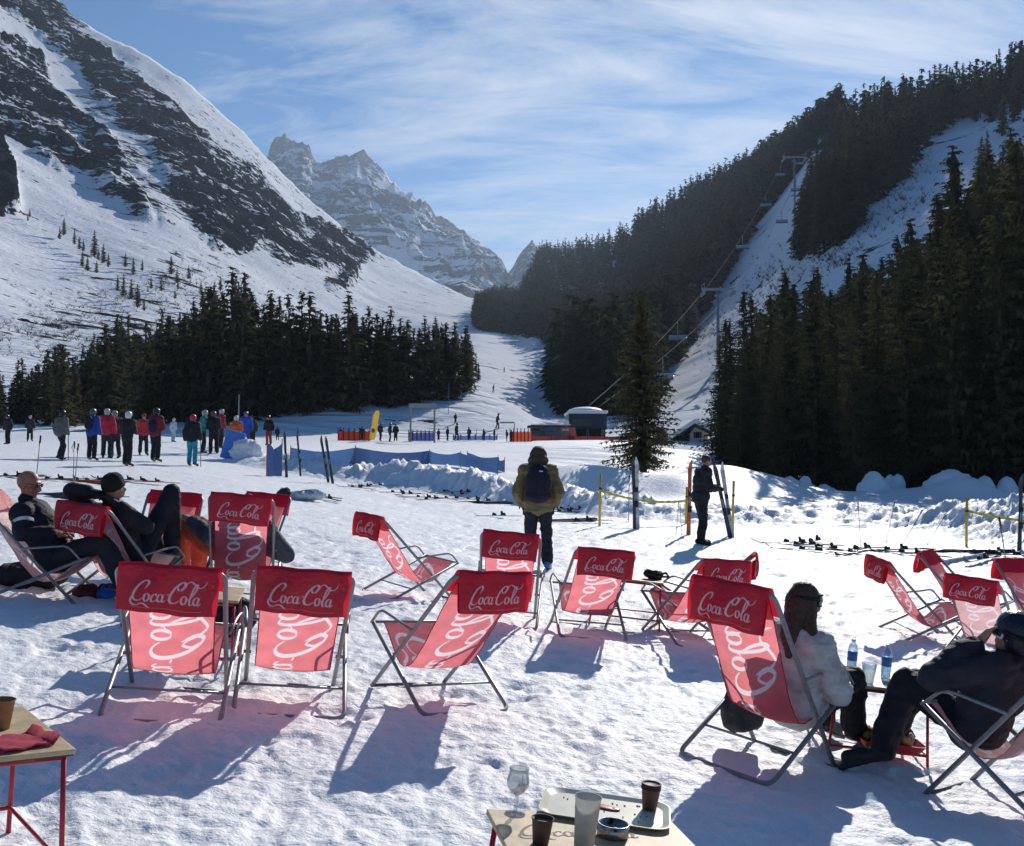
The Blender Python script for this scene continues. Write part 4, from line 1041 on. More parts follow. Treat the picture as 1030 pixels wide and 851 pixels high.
    if goggles is not None:
        y = .0; g = MB(); V = []; n = 14
        for z in (-.034, .0, .034):
            for k in range(n+1):
                a = R(-72+144*k/n); lx, ly = (.088, .112) if hat is not None else (.079, .104)
                V.append(P((lx+.008*(z == 0))*math.sin(a), ly*math.cos(a)+(.008 if z == 0 else 0), goggles[1]+z))
        Fq = [(r_*(n+1)+k, r_*(n+1)+k+1, (r_+1)*(n+1)+k+1, (r_+1)*(n+1)+k) for r_ in range(2) for k in range(n)]; g.add(V, Fq)
        go = g.build('goggles', LENS, root, True)
        fr = MB(); fr.tube([V[k] for k in range(n+1)]+[V[2*(n+1)+n]]+[V[2*(n+1)+n-k] for k in range(n+1)]+[V[0]], .007*s, 6); fr.build('goggle_frame', cloth('goggle_rim', goggles[0], .4), go, True)
        gx, gy = (.112, .134) if hat is not None else (.089, .104)
        st = MB(); st.tube([P(gx*math.sin(R(a)), -.012+gy*math.cos(R(a)), goggles[1]+.010) for a in range(72, 290, 12)], .012*s, 6); st.build('goggle_strap', BLK, go, True)
    return root
def stand(px, py, h_px=None, H_=1.76, face=0., lean=0., arms='down', stride=.08, seed=0, d=None):
    """joints of a standing figure whose feet are at a place on the snow; face = degrees clockwise from looking away"""
    g = random.Random(seed*7+3)
    if d is None: d = 1.0*H_*F/h_px if h_px else hit(px, py)
    a, _ = ray(px, py); x = float(a)*d; z = Hs(x, d)
    k = H_/1.78; v = lambda X, Y, Z: Vector((X, Y, Z))*k
    st = stride
    J = dict(pelvis=v(0, 0, .97), chest=v(0, .01+lean*.5, 1.28), neck=v(0, .02+lean, 1.47), head=v(0, .045+lean*1.3, 1.635), shL=v(-.175, lean, 1.42), shR=v(.175, lean, 1.42),
      hipL=v(-.09, 0, .93), hipR=v(.09, 0, .93), knL=v(-.115, .03+st, .50), knR=v(.115, .03-st*.3, .50), ankL=v(-.125, st*.8, .11), ankR=v(.13, -st, .11), toeL=v(-.15, .17+st*.8, .055), toeR=v(.155, .17-st, .055))
    A = {'down': ((-.265, -.04, 1.14), (-.275, .06, .90)), 'pocket': ((-.30, -.07, 1.13), (-.225, .10, .95)), 'front': ((-.24, .06, 1.13), (-.10, .27, 1.12)), 'up': ((-.27, .12, 1.22), (-.16, .26, 1.48))}
    for q, sg in (('L', 1), ('R', -1)):
        e, w = A[arms if isinstance(arms, str) else arms[0 if q == 'L' else 1]]; J['el'+q] = v(e[0]*sg, e[1]+lean*.5, e[2]+g.uniform(-.02, .02)); J['wr'+q] = v(w[0]*sg, w[1]+lean*.3, w[2]+g.uniform(-.03, .03))
    M = Matrix.Translation((x, d, z)) @ Matrix.Rotation(-R(face), 4, 'Z'); J = shift(J, M)
    J['upright'] = True
    return J, Matrix.Rotation(-R(face), 3, 'Z') @ Vector((0, 1, 0)), M
# khaki jacket man, seen from behind
J, fw, M1 = stand(541.5, 573, d=15.4, H_=1.80, face=2, lean=.03, arms='pocket', stride=.05)
K1 = person('man seen from behind in a khaki jacket, dark trousers and blue boots, standing', J, ((.20, .155, .075), (.018, .020, .030), (.06, .22, .45)), vox=.012, hat=('hood', (.075, .058, .035)), bulk=1.12, fwd=fw+Vector((0, 0, -.5)), fluff=.02, gloves=(.015, .015, .018), wrink=.016)
b = MB(); T = lambda x, y, z: M1 @ Vector((x, y, z))
b.ell((0, -.24, 1.26), (.19, .12, .25), None, 18, 12); b.ell((0, -.22, 1.10), (.195, .13, .12), None, 18, 12); b.ell((0, -.22, 1.44), (.15, .10, .10), None, 18, 12)
bp = empty('backpack', M1.translation); me = fuse(b, .014, 2, 'pack_body'); me.transform(Matrix.Rotation(-R(2), 4, 'Z')); link('pack_body', me, cloth('navy_nylon', (.012, .014, .028)), bp)
tag(bp, 'navy backpack with small white mark worn by the man in the khaki jacket', 'backpack')
b = MB(); b.box((.03, -.332, 1.44), (.05, .006, .014)); b.build('logo_patch', mat('white_patch', (.7, .7, .7)), bp)
b = MB(); b.tube([(0, -.362, 1.12), (0, -.366, 1.25), (0, -.335, 1.40)], .005, 6); b.tube([(-.10, -.335, 1.10), (-.105, -.345, 1.30)], .004, 6); b.tube([(.10, -.335, 1.10), (.105, -.345, 1.30)], .004, 6); b.build('zip', RUB, bp)
for q in (-1, 1):
    b = MB(); b.tube([(q*.11, -.14, 1.46), (q*.125, -.04, 1.50), (q*.12, .09, 1.44), (q*.125, .11, 1.30), (q*.15, -.02, 1.14)], .016, 6); b.build('shoulder_strap', cloth('navy_nylon', (.012, .014, .028)), bp, True)
# man in black reading beside his skis
J, fw, M2 = stand(705, 545, d=20.3, H_=1.74, face=80, lean=.06, arms='front', stride=.06)
person('man dressed all in black bowed over his skis by the yellow rope', J, ((.014, .015, .022), (.012, .013, .018), (.012, .012, .014)), vox=.013, hair='short', fwd=fw+Vector((0, 0, -.55)), gloves=(.012, .012, .014), fluff=.016, bulk=1.08, wrink=.017)
# ------------------------------------------------------------------ people in the deck chairs, posed in the chair's own frame
def in_chair(key, D, up_=None):
    M, al = CHAIR_POSE[key]; return {k: (M @ Vector(v)) for k, v in D.items()}
def seated(key, **kw):
    D = dict(pelvis=(0, .05, .40), chest=(0, -.13, .66), neck=(0, -.31, .86), head=(0, -.36, 1.01), shL=(-.175, -.26, .79), shR=(.175, -.26, .79), hipL=(-.09, .06, .36), hipR=(.09, .06, .36),
      knL=(-.12, .46, .60), knR=(.12, .47, .60), ankL=(-.12, .74, .16), ankR=(.13, .76, .16), toeL=(-.14, .92, .09), toeR=(.15, .94, .09), elL=(-.28, -.14, .60), elR=(.28, -.14, .60), wrL=(-.10, .06, .60), wrR=(.10, .07, .59))
    D.update(kw); return in_chair(key, D)
def axis(key, v): M, al = CHAIR_POSE[key]; return (M.to_3x3() @ Vector(v)).normalized()
# bald man
J = seated('c14', chest=(0, -.10, .63), neck=(0, -.24, .82), head=(0, -.24, .995), shL=(-.175, -.20, .75), shR=(.175, -.20, .75), knL=(-.13, .50, .56), knR=(.12, .50, .57)); J['hup_'] = axis('c14', (0, -.08, 1)); 
p14 = person('bald man with dark sunglasses lying back in the deck chair at the left edge', J, ((.012, .014, .022), (.02, .02, .025), (.02, .02, .022)), skin=SKIN_TAN, glasses=True, fwd=axis('c14', (.12, 1, -.14)), s=1.06, vox=.011)
# white stripe on his sleeve
M14 = CHAIR_POSE['c14'][0]; inv = p14.matrix_world.inverted()
b = MB(); e = Vector((.265, -.13, .61)); sh_ = Vector((.175, -.20, .75)); mid = sh_.lerp(e, .55); t_ = (e-sh_).normalized(); b.tube([mid-t_*.016, mid+t_*.016], [.095, .092], 16, False)
o = b.build('sleeve_stripe', cloth('pale_stripe', (.55, .58, .62)), None, True); o.data.transform(Matrix.Translation(-p14.location) @ M14); o.parent = p14
# beanie wearer, arms behind the head, one knee drawn up
J = seated('c13', head=(.05, -.28, 1.04), neck=(.02, -.28, .88), elL=(-.38, -.34, .97), elR=(.30, -.12, .72), wrL=(-.12, -.38, .98), wrR=(.14, -.34, .90), knL=(-.14, .46, .60), knR=(.26, .22, 1.02), ankR=(.12, .50, .38), toeR=(.09, .66, .30), ankL=(-.12, .78, .16), toeL=(-.14, .95, .10)); J['hup_'] = axis('c13', (0, -.3, 1))
person('person in a black beanie lying back with one dark trousered knee drawn up high', J, ((.015, .017, .020), (.012, .014, .022), (.02, .02, .022)), hat=('beanie', (.012, .015, .013)), fwd=axis('c13', (.1, 1, .5)), gloves=(.012, .012, .013), vox=.012)
# orange trousers
J = seated('c10', pelvis=(0, .14, .40), chest=(0, .07, .60), neck=(0, -.03, .80), head=(.0, .0, .94), shL=(-.19, .0, .74), shR=(.19, .0, .74), elL=(-.34, .14, .62), elR=(.40, .05, .52), wrL=(-.56, .30, .74), wrR=(-.44, .34, .72), hipL=(-.10, .18, .40), hipR=(.08, .18, .40),
   knL=(-.64, .40, .66), knR=(-.50, .56, .68), ankL=(-.64, .60, .16), ankR=(-.52, .84, .16), toeL=(-.74, .72, .09), toeR=(-.62, .98, .09)); J['hup_'] = axis('c10', (0, -.1, 1))
person('person in bright orange trousers seated in a deck chair with knees to the left', J, ((.06, .065, .08), (.62, .085, .04), (.03, .03, .032)), fwd=axis('c10', (-.7, 1, -.2)), hair='short', vox=.012, fluff=.02)
# woman in the pale jacket
J = seated('c8', pelvis=(.07, .22, .36), chest=(.08, .15, .58), neck=(.10, .09, .82), head=(.13, .14, .975), shL=(-.08, .10, .74), shR=(.25, .10, .73), hipL=(-.02, .26, .35), hipR=(.16, .26, .35),
   elL=(-.12, .26, .50), elR=(.34, .24, .48), wrL=(.03, .38, .52), wrR=(.15, .38, .51), knL=(-.06, .68, .49), knR=(.16, .70, .48), ankL=(-.08, .80, .15), ankR=(.14, .82, .14), toeL=(-.08, .98, .08), toeR=(.14, 1.01, .07)); J['hup_'] = axis('c8', (0, 0, 1)); J['curl'] = .9
J['hdL'] = axis('c8', (.8, .5, .1)); J['hdR'] = axis('c8', (-.7, .5, .2))
person('long haired woman in a pale grey jacket and black goggles sitting upright in her chair', J, ((.50, .50, .48), (.014, .015, .020), (.02, .02, .022)), hair='long', goggles=((.015, .015, .018), .02), fwd=axis('c8', (.30, 1, -.04)), vox=.010, fluff=.026, s=.97, bulk=.95, wrink=.017)
# helmeted person at the right edge, one hand at the face
J = seated('c19', pelvis=(0, .22, .42), chest=(0, .14, .62), neck=(0, .05, .80), head=(-.02, .05, .945), shL=(-.185, .08, .75), shR=(.185, .08, .75), hipL=(-.09, .25, .42), hipR=(.09, .25, .42),
  elL=(-.36, .34, .68), wrL=(-.13, .20, .88), elR=(.28, .24, .58), wrR=(.10, .38, .58), knL=(-.10, .62, .56), knR=(.12, .66, .53), ankL=(-.18, .70, .15), ankR=(.16, .84, .15), toeL=(-.30, .84, .08), toeR=(.20, 1.02, .08)); J['hup_'] = axis('c19', (0, -.1, 1))
J['hdL'] = axis('c19', (.45, -.42, .80)); J['huL'] = axis('c19', (-.3, .9, .3)); J['curl'] = .35
person('person in a black jacket and ski helmet with white rimmed goggles, hand at the face', J, ((.026, .028, .036), (.012, .012, .016), (.02, .02, .022)), hat=('helmet', (.012, .018, .035)), goggles=((.62, .64, .68), .008), fwd=axis('c19', (-.05, 1, .25)), vox=.011, fluff=.018, bulk=1.0, wrink=.015)
# ------------------------------------------------------------------ the group on the left
GRP = 'skiers standing about on the left'
K = (.015, .016, .020)
LG = [ (61, 463, 50, (.115, .12, .115), (.02, .022, .028), ('helmet', K), 'down', 20, 'skier in a grey jacket striding at the far left of the standing group', .25),
 (92, 463, 52, (.02, .07, .33), K, ('helmet', (.10, .12, .14)), ('up', 'down'), 10, 'skier in a bright blue jacket, black trousers and a dark backpack', .06),
 (107, 461, 50, (.50, .03, .06), (.02, .035, .04), ('helmet', (.5, .5, .5)), 'down', -10, 'skier in a red jacket and dark trousers next to the blue jacket', .06),
 (116, 461, 48, (.07, .02, .03), (.02, .03, .05), ('helmet', (.35, .33, .3)), 'front', -50, 'skier in a dark maroon jacket half hidden behind the black clad one', .06),
 (127.5, 469, 55, (.014, .015, .02), (.013, .014, .018), ('helmet', (.68, .68, .70)), 'front', 15, 'skier dressed in black with a white helmet, nearest of the group', .08),
 (144, 458, 42, (.40, .04, .05), (.02, .02, .025), ('beanie', (.3, .06, .06)), 'down', 150, 'small skier in red facing us between the white helmet and the maroon jacket', .05),
 (156, 464.5, 54, (.17, .022, .035), (.013, .014, .022), ('helmet', (.03, .03, .035)), 'front', 12, 'tall skier in a maroon jacket carrying a black backpack', .08),
 (193, 469, 52, (.014, .018, .022), (.02, .26, .36), ('helmet', (.50, .05, .07)), 'down', 8, 'skier in a black jacket, turquoise trousers and a red helmet', .06),
 (204, 457, 44, (.05, .22, .22), (.02, .03, .03), ('helmet', (.4, .42, .42)), 'front', 60, 'skier in a green jacket partly behind the turquoise trousers', .06),
 (215, 458, 44, (.016, .014, .016), (.016, .012, .014), ('helmet', (.10, .08, .08)), 'front', -30, 'skier all in black to the right of the green jacket', .03),
 (221.5, 451, 40, (.30, .03, .04), (.02, .025, .035), ('helmet', (.45, .4, .4)), 'down', 40, 'skier in a red jacket standing behind the one all in black', .05),
 (237, 458, 40, (.50, .11, .04), (.04, .14, .45), ('helmet', (.55, .55, .55)), 'front', 0, 'skier in an orange jacket and blue trousers beside the blue mat', .04),
 (247.5, 450, 36, (.03, .08, .45), (.03, .08, .42), ('helmet', (.05, .1, .3)), 'down', 170, 'child in a bright blue ski suit right of the orange jacket', .04),
 (254, 450, 32, (.05, .07, .03), (.02, .025, .02), ('beanie', (.05, .06, .04)), 'down', 200, 'person in olive bent beside the child in blue', .04),
 (270.5, 448, 30, (.014, .013, .012), (.30, .03, .04), ('helmet', (.02, .02, .02)), 'down', 190, 'skier in a black jacket and red trousers standing alone', .04),
 (174, 445, 18, (.5, .55, .6), (.45, .5, .55), ('helmet', (.5, .55, .6)), 'down', 30, 'tiny pale figure far behind the turquoise trousers skier', .04),
 (8, 447, 30, (.02, .02, .03), (.015, .015, .02), ('helmet', (.03, .03, .04)), 'down', 200, 'dark figure by the trees at the left edge', .04),
 (30, 444, 26, (.03, .035, .05), (.02, .02, .02), ('helmet', (.4, .4, .4)), 'down', 150, 'dark figure with a pale helmet by the trees, left of the grey jacket', .04)]
for i, (px, py, hp, cj, ct, ht, arms, face, lab, st) in enumerate(LG):
    J, fw, Mx = stand(px, py, None, 1.76, face, .03, arms, st, i, d=hit(px, py) if hp > 45 else None)
    d = J['ankL'].y
    # true size follows from how far away the person stands
    h = hp*d/F; h = min(max(h, 1.25), 1.95); J, fw, Mx = stand(px, py, None, h, face, .03, arms, st, i, d=d)
    person(lab, J, (cj, ct, (.03, .03, .035)), GRP, s=h/1.78, vox=.026, hat=ht, fwd=fw, hands=False, gloves=None, fluff=.02, wrink=.01)
    if i in (0, 4, 7, 9):
        w = J['wrR'] if i != 4 else J['wrL']; q = empty('ski_pole', w); tag(q, ('ski pole in the hand of the striding grey skier', 0, 0, 0, 'ski pole held by the skier with the white helmet', 0, 0, 'ski pole held beside the turquoise trousers', 0, 'ski pole held by the skier all in black')[i], 'ski pole'); hz_ = w.z-Hs(w.x, w.y)
        b = MB(); b.tube([(0, 0, .12), (.03, -.06, -hz_)], .014, 5); b.build('shaft', M_TUBE, q); b = MB(); b.tube([(0, 0, -.02), (0, 0, .14)], .022, 6); b.build('grip', RUB, q)
    if i in (1, 6):
        b = MB(); b.ell((0, -.20, 1.24), (.15, .10, .21)); b.ell((0, -.19, 1.1), (.14, .10, .12)); me = fuse(b, .025, 1, 'backpack'); o = link('backpack', me, cloth('navy_nylon', (.012, .014, .028)))
        o.matrix_world = Mx; tag(o, 'dark backpack on the back of the '+('skier in the bright blue jacket' if i == 1 else 'tall skier in the maroon jacket'), 'backpack')
# far figures on the plateau and the piste
FG = [(364, 443, 15), (382.5, 443, 18), (392, 444, 19), (398, 443.5, 18), (441, 443, 11), (450, 443, 14), (459, 443, 18), (472, 443, 14), (487, 443, 10), (497, 443, 10), (458, 426, 11), (413, 443.5, 12), (279, 443, 14), (343, 442, 9), (514, 444, 10), (510, 444, 8)]
for i, (px, py, hp) in enumerate(FG):
    d = hit(px, py+.6, 60) or 98; d = min(d, 140); h = min(max(hp*d/F, 1.1), 1.85)
    J, fw, Mx = stand(px, py, None, h, random.uniform(0, 360), .05, 'down', random.choice([.04, .12]), 50+i, d=d)
    person('tiny dark figure far off on the white plateau below the piste', J, (random.choice([K, (.03, .035, .05), (.06, .02, .02), (.02, .03, .03)]), K, K), 'tiny figures on the far plateau', s=h/1.78, vox=.045, hat=('helmet', (.05, .05, .05)), fwd=fw, hands=False, wrink=0)
for i, (px, py, hp) in enumerate([(507, 375, 5), (496, 395, 6), (530, 352, 4), (518, 350, 4), (500, 432, 7)]):
    d = hit(px, py, 105) or 300; J, fw, Mx = stand(px, py, None, 1.7, 90, .1, 'front', .15, 80+i, d=d)
    person('tiny skier coming down the sunlit piste', J, (K, K, K), 'skiers on the distant piste', vox=.06, hat=('helmet', K), fwd=fw, hands=False, wrink=0)
# ------------------------------------------------------------------ tables and what stands on them
M_RED = mat('red_painted_steel', (.42, .025, .04), .45, .1, noise=.15, nscale=20)
M_WOOD = mat('worn_plywood', (.50, .37, .21), .55, noise=.34, nscale=11, bump=.001, bscale=30)
M_EDGE = mat('dark_ply_edge', (.10, .07, .045), .7)
M_BROWNP = mat('brown_stencil', (.16, .11, .085), .7)
def low_table(M, label, off=(-.24, -.03), w=.62, d=.62, h=.51, word=False, splay=.03):
    o = empty('low_table'); o.matrix_world = M; tag(o, label, 'table', 'low tables between the deck chairs')
    b = MB(); b.box((0, 0, h-.009), (w, d, .018)); t = b.build('table_top', M_WOOD, o, bevel=.004)
    b = MB(); b.box((0, 0, h-.0215), (w-.012, d-.012, .006)); b.build('top_edge', M_EDGE, t)
    for sx in (-1, 1):
        for sy in (-1, 1):
            b = MB(); x, y = sx*(w/2-.03), sy*(d/2-.03); b.tube([(x, y, h-.026), (x+sx*splay, y+sy*splay, .0)], .0095, 8); b.build('leg', M_RED, o, True)
    e, f = w/2-.03, d/2-.03; b = MB(); b.tube([(-e, -f, h-.034), (e, -f, h-.034), (e, f, h-.034), (-e, f, h-.034), (-e, -f, h-.034)], .009, 8); b.build('top_rail', M_RED, o, True)
    k = splay*.78; e += k; f += k; b = MB(); b.tube([(-e, -f, .115), (e, -f, .115), (e, f, .115), (-e, f, .115), (-e, -f, .115)], .009, 8); b.build('lower_rail', M_RED, o, True)
    if word:
        V = []; Q = []; sc = .40/10.3; lay = 0
        for row in STRIPS:
            for i in range(len(row)-1):
                (x0, y0, w0), (x1, y1, w1) = row[i], row[i+1]; tx, ty = x1-x0, y1-y0; l = math.hypot(tx, ty)+1e-9; tx /= l; ty /= l; n = len(V); lay += 1
                for (x, y) in ((x0-ty*w0, y0+tx*w0), (x1-ty*w1, y1+tx*w1), (x1+ty*w1, y1-tx*w1), (x0+ty*w0, y0-tx*w0)): V.append((x*sc+off[0], y*sc+off[1], h+.0006+lay*.0000015))
                Q.append((n, n+1, n+2, n+3))
        link('table_print', me_from('table_print', V, Q), M_BROWNP, t)
    return o
def glass_mat(name, col=(1, 1, 1), rough=.0, ior=1.45):
    m, nt, p = newmat(name); p.inputs['Base Color'].default_value = (*col, 1); p.inputs['Roughness'].default_value = rough
    p.inputs['Transmission Weight'].default_value = 1; p.inputs['IOR'].default_value = ior; return m
def thin_glass(name, tint=(.94, .96, .97), refl=.06):
    m, nt, p = newmat(name); nt.nodes.remove(p); N = nt.nodes; t = N.new('ShaderNodeBsdfTransparent'); t.inputs[0].default_value = (*tint, 1); g_ = N.new('ShaderNodeBsdfGlossy'); g_.inputs['Roughness'].default_value = .03
    lw = N.new('ShaderNodeLayerWeight'); lw.inputs['Blend'].default_value = .35; ma = N.new('ShaderNodeMath'); ma.operation = 'MULTIPLY_ADD'; ma.inputs[1].default_value = .55; ma.inputs[2].default_value = refl; mx = N.new('ShaderNodeMixShader')
    nt.links.new(lw.outputs['Facing'], ma.inputs[0]); nt.links.new(ma.outputs[0], mx.inputs[0]); nt.links.new(t.outputs[0], mx.inputs[1]); nt.links.new(g_.outputs[0], mx.inputs[2]); nt.links.new(mx.outputs[0], N['Material Output'].inputs['Surface']); return m
M_GLASS = thin_glass('clear_glass', (.84, .87, .88), .16); M_FROST = fabric_mat('frosted_plastic', (.75, .76, .74), (.85, .86, .84), .5); M_PETP = thin_glass('clear_plastic', (.86, .92, .97), .08)
def on(M, x, y, z=0): return M @ Vector((x, y, z))
def place(o, M, x, y, z, rz=0): o.matrix_world = M @ Matrix.Translation((x, y, z)) @ Matrix.Rotation(R(rz), 4, 'Z'); return o
T1 = ground_frame(.232, 3.29, R(-12)); H1 = .51
inv = T1.inverted()
def loc1(px, py, z):
    """spot on the table top seen at a place of the photograph"""
    a, b = ray(px, py); best = None
    for d in np.linspace(2.6, 4.4, 900):
        v = inv @ Vector((float(a)*d, d, CAMZ+float(b)*d)); q = abs(v.z-z)
        if best is None or q < best[0]: best = (q, v)
    return best[1]
v0 = loc1(519, 840, H1); low_table(T1, 'light wooden low table with red legs at the bottom, carrying the glass and ashtray', off=(v0.x+.01, v0.y), word=True)
v = loc1(518, 819, H1); o = empty('wine_glass'); place(o, T1, v.x, v.y, H1+.001); tag(o, 'small clear stemmed glass standing empty on the wooden table', 'glass')
b = MB(); b.lathe([(.034, 0), (.034, .003), (.012, .007), (.0055, .012), (.0075, .022), (.0055, .032), (.009, .044), (.0055, .056), (.008, .062), (.024, .072), (.036, .092), (.037, .110), (.031, .135), (.033, .150), (.0312, .150), (.0292, .135), (.0352, .110), (.034, .093), (.022, .075), (.0, .069)], seg=32); b.build('glass_bowl', M_GLASS, o, True)
def cup(px, py, z, label, r0, r1, h, m, lid=None, stack=0, M=None, name='paper_cup', cat='cup'):
    M = M or T1; v = loc1(px, py, z) if M is T1 else None; o = empty(name); place(o, M, v.x, v.y, z+.001); tag(o, label, cat)
    b = MB(); b.lathe([(r0, 0), (r1, h), (r1+.002, h+.001), (r1+.002, h-.003), (r1-.0012, h-.002), (r0-.0012, .003), (0, .003)], seg=32); b.build('cup_wall', m, o, True)
    for k in range(stack):
        b = MB(); b.lathe([(r1-.001, h+.001+k*.006), (r1+.0025, h+.005+k*.006), (r1-.002, h+.006+k*.006), (r1-.004, h-.01)], seg=32); b.build('stacked_rim', m, o, True)
    if lid: b = MB(); b.lathe([(0, h-.012), (r1-.0025, h-.012)], seg=28); b.build('drink', lid, o)
    return o
M_PCUP = mat('brown_paper', (.10, .058, .045), .6, noise=.2, nscale=40); M_FOAM = mat('milk_foam', (.42, .30, .22), .7); M_KRAFT = mat('kraft_paper', (.33, .19, .09), .7, noise=.15, nscale=40)
cup(543.5, 849, H1, 'brown paper coffee cup on the wooden table left of the frosted tumbler', .024, .033, .078, M_PCUP, M_FOAM)
cup(587, 853, H1, 'tall frosted plastic tumbler on the wooden table', .030, .040, .155, M_FROST, name='tumbler')
# tray
def rrect(w, d, r, n=8):
    out = []
    for cx_, cy_, a0 in ((w/2-r, d/2-r, 0), (-w/2+r, d/2-r, 90), (-w/2+r, -d/2+r, 180), (w/2-r, -d/2+r, 270)):
        for k in range(n+1): a = R(a0+90*k/n); out.append((cx_+r*math.cos(a), cy_+r*math.sin(a)))
    return out
M_TRAY = mat('cream_melamine', (.72, .67, .52), .25, noise=.10, nscale=9, spec=.5)
tr_ = empty('serving_tray'); v = loc1(609, 813, H1+.012); place(tr_, T1, v.x, v.y, H1+.002, -20); tag(tr_, 'cream rounded serving tray with red crumbs overhanging the back of the table', 'tray')
V = []; Q = []; n = 0
for (w, d, z) in ((.39, .25, .0), (.43, .29, .012), (.436, .296, .014), (.425, .285, .014), (.385, .245, .004)):
    pts = rrect(w, d, .06); n = len(pts); V += [(x, y, z) for x, y in pts]
for i in range(4): Q += [(i*n+k, i*n+(k+1) % n, (i+1)*n+(k+1) % n, (i+1)*n+k) for k in range(n)]
Q += [tuple(range(n-1, -1, -1)), tuple(4*n+k for k in range(n))]; link('tray_body', me_from('tray_body', V, Q, False), M_TRAY, tr_)
g = random.Random(3)
b = MB()
b.ell((-.005, .02, .0075), (.055, .022, .004), Matrix.Rotation(R(-14), 3, 'Z')); b.ell((.03, .012, .0075), (.02, .012, .004)); b.build('sauce_smear', mat('red_sauce', (.40, .02, .03), .3), tr_, True)
b = MB()
for k in range(26): b.ell((g.uniform(-.16, .15), g.uniform(-.09, .09), .006), (g.uniform(.002, .006), .0025, .002), Matrix.Rotation(g.uniform(0, 3), 3, 'Z'), 6, 4)
b.build('crumbs', mat('dark_crumbs', (.09, .05, .03), .8), tr_, True)
v = loc1(653, 814, H1+.008); o = cup(653, 814, H1+.008, 'stacked brown paper cups standing at the right end of the cream tray', .024, .032, .070, M_PCUP, None, 3)
# ashtray
v = loc1(616, 841, H1); o = empty('ashtray'); place(o, T1, v.x, v.y, H1+.001); tag(o, 'round steel ashtray with a notch in its rim on the wooden table', 'ashtray')
M_ST = mat('brushed_steel', (.34, .33, .32), .28, 1., noise=.1, nscale=30)
b = MB(); b.lathe([(.046, 0), (.050, .004), (.050, .040), (.047, .041), (.0465, .006), (0, .005)], seg=40); b.build('ashtray_bowl', M_ST, o, True)
for a in (80, 260): b = MB(); b.box((.0485*math.cos(R(a)), .0485*math.sin(R(a)), .036), (.010, .010, .012), Matrix.Rotation(R(a), 3, 'Z')); b.build('notch', RUB, o)
b = MB(); b.lathe([(0, .008), (.044, .009)], seg=24); b.build('ash', mat('ash', (.08, .075, .07), .95, noise=.4, nscale=80), o)
# left table
T2 = ground_frame(-2.0, 3.76, R(-41)); low_table(T2, 'low wooden table with red legs cut by the lower left corner of the picture')
def loct(T, px, py, z, d0, d1):
    iv = T.inverted(); a, b = ray(px, py); best = None
    for d in np.linspace(d0, d1, 900):
        v = iv @ Vector((float(a)*d, d, CAMZ+float(b)*d)); q = abs(v.z-z)
        if best is None or q < best[0]: best = (q, v)
    return best[1]
v = loct(T2, 1, 733, .51, 3.2, 4.6); o = empty('paper_cup'); place(o, T2, v.x, v.y, .512); tag(o, 'tan paper cup on the table at the lower left corner', 'cup')
b = MB(); b.lathe([(.028, 0), (.038, .105), (.0405, .106), (.0405, .102), (.037, .103), (.027, .003), (0, .003)], seg=28); b.build('cup_wall', M_KRAFT, o, True)
v = loct(T2, 17, 749, .51, 3.2, 4.6); V = []; Q = []
for i in range(9):
    for j in range(9):
        x = -.11+.22*i/8; y = -.08+.16*j/8; V.append((x+.006*math.sin(j*1.3), y+.006*math.sin(i*1.7), .006+.010*abs(math.sin(i*.9+j*.5))+(.02 if i == 8 else 0)))
for i in range(8):
    for j in range(8): a = i*9+j; Q.append((a, a+9, a+10, a+1))
o = link('napkin', me_from('napkin', V, Q, True), mat('red_napkin', (.40, .03, .06), .85, noise=.2, nscale=30)); place(o, T2, v.x, v.y, .511, 15); tag(o, 'folded dark red napkin on the lower left table', 'napkin')
md = o.modifiers.new('s', 'SOLIDIFY'); md.thickness = .006
# table with the bottles
x3 = (866-515)/F*7.02; T3 = ground_frame(x3, 7.02, R(4), -.065); low_table(T3, 'low table with two water bottles between the pale jacket woman and the helmeted person')
M_CAP = mat('white_cap', (.75, .78, .80), .4); M_BLAB = mat('blue_bottle_label', (.05, .22, .60), .4, noise=.3, nscale=50)
def bottle(x, y, z, label):
    o = empty('water_bottle'); place(o, T3, x, y, z); tag(o, label, 'bottle')
    b = MB(); b.lathe([(.028, 0), (.032, .006), (.030, .03), (.032, .05), (.032, .075), (.0315, .14), (.032, .15), (.026, .18), (.013, .200), (.0125, .212), (.0110, .212), (.0118, .199), (.024, .179), (.030, .149), (.030, .052), (.028, .03), (.029, .008), (0, .004)], seg=28); b.build('bottle_body', M_PETP, o, True)
    b = MB(); b.lathe([(0, .006), (.0285, .009), (.0275, .03), (.0295, .05), (.0295, .128), (0, .1285)], seg=24); b.build('water', thin_glass('water', (.62, .78, .92), .05), o, True)
    b = MB(); b.lathe([(.0326, .078), (.0326, .138)], seg=28); b.build('bottle_label', M_BLAB, o, True)
    b = MB(); b.lathe([(.0145, .203), (.0145, .219), (0, .2195)], seg=20); b.build('cap', M_CAP, o, True)
for px, py, lab in ((856, 676, 'clear water bottle with a blue label left on the table, beside the woman'), (890.5, 682, 'clear water bottle with a blue label on the right end of the table')):
    v = loct(T3, px, py, .51, 6.2, 7.9); bottle(max(min(v.x, .29), -.29), max(min(v.y, .28), -.28), .511, lab)
v = loct(T3, 873, 688, .51, 6.2, 7.9); o = empty('plastic_cup'); place(o, T3, max(min(v.x, .28), -.28), max(min(v.y, .27), -.27), .511); tag(o, 'clear plastic cup on the table between the two water bottles', 'cup')
b = MB(); b.lathe([(.032, 0), (.046, .13), (.048, .131), (.0445, .129), (.0305, .003), (0, .003)], seg=28); b.build('cup_wall', M_PETP, o, True)
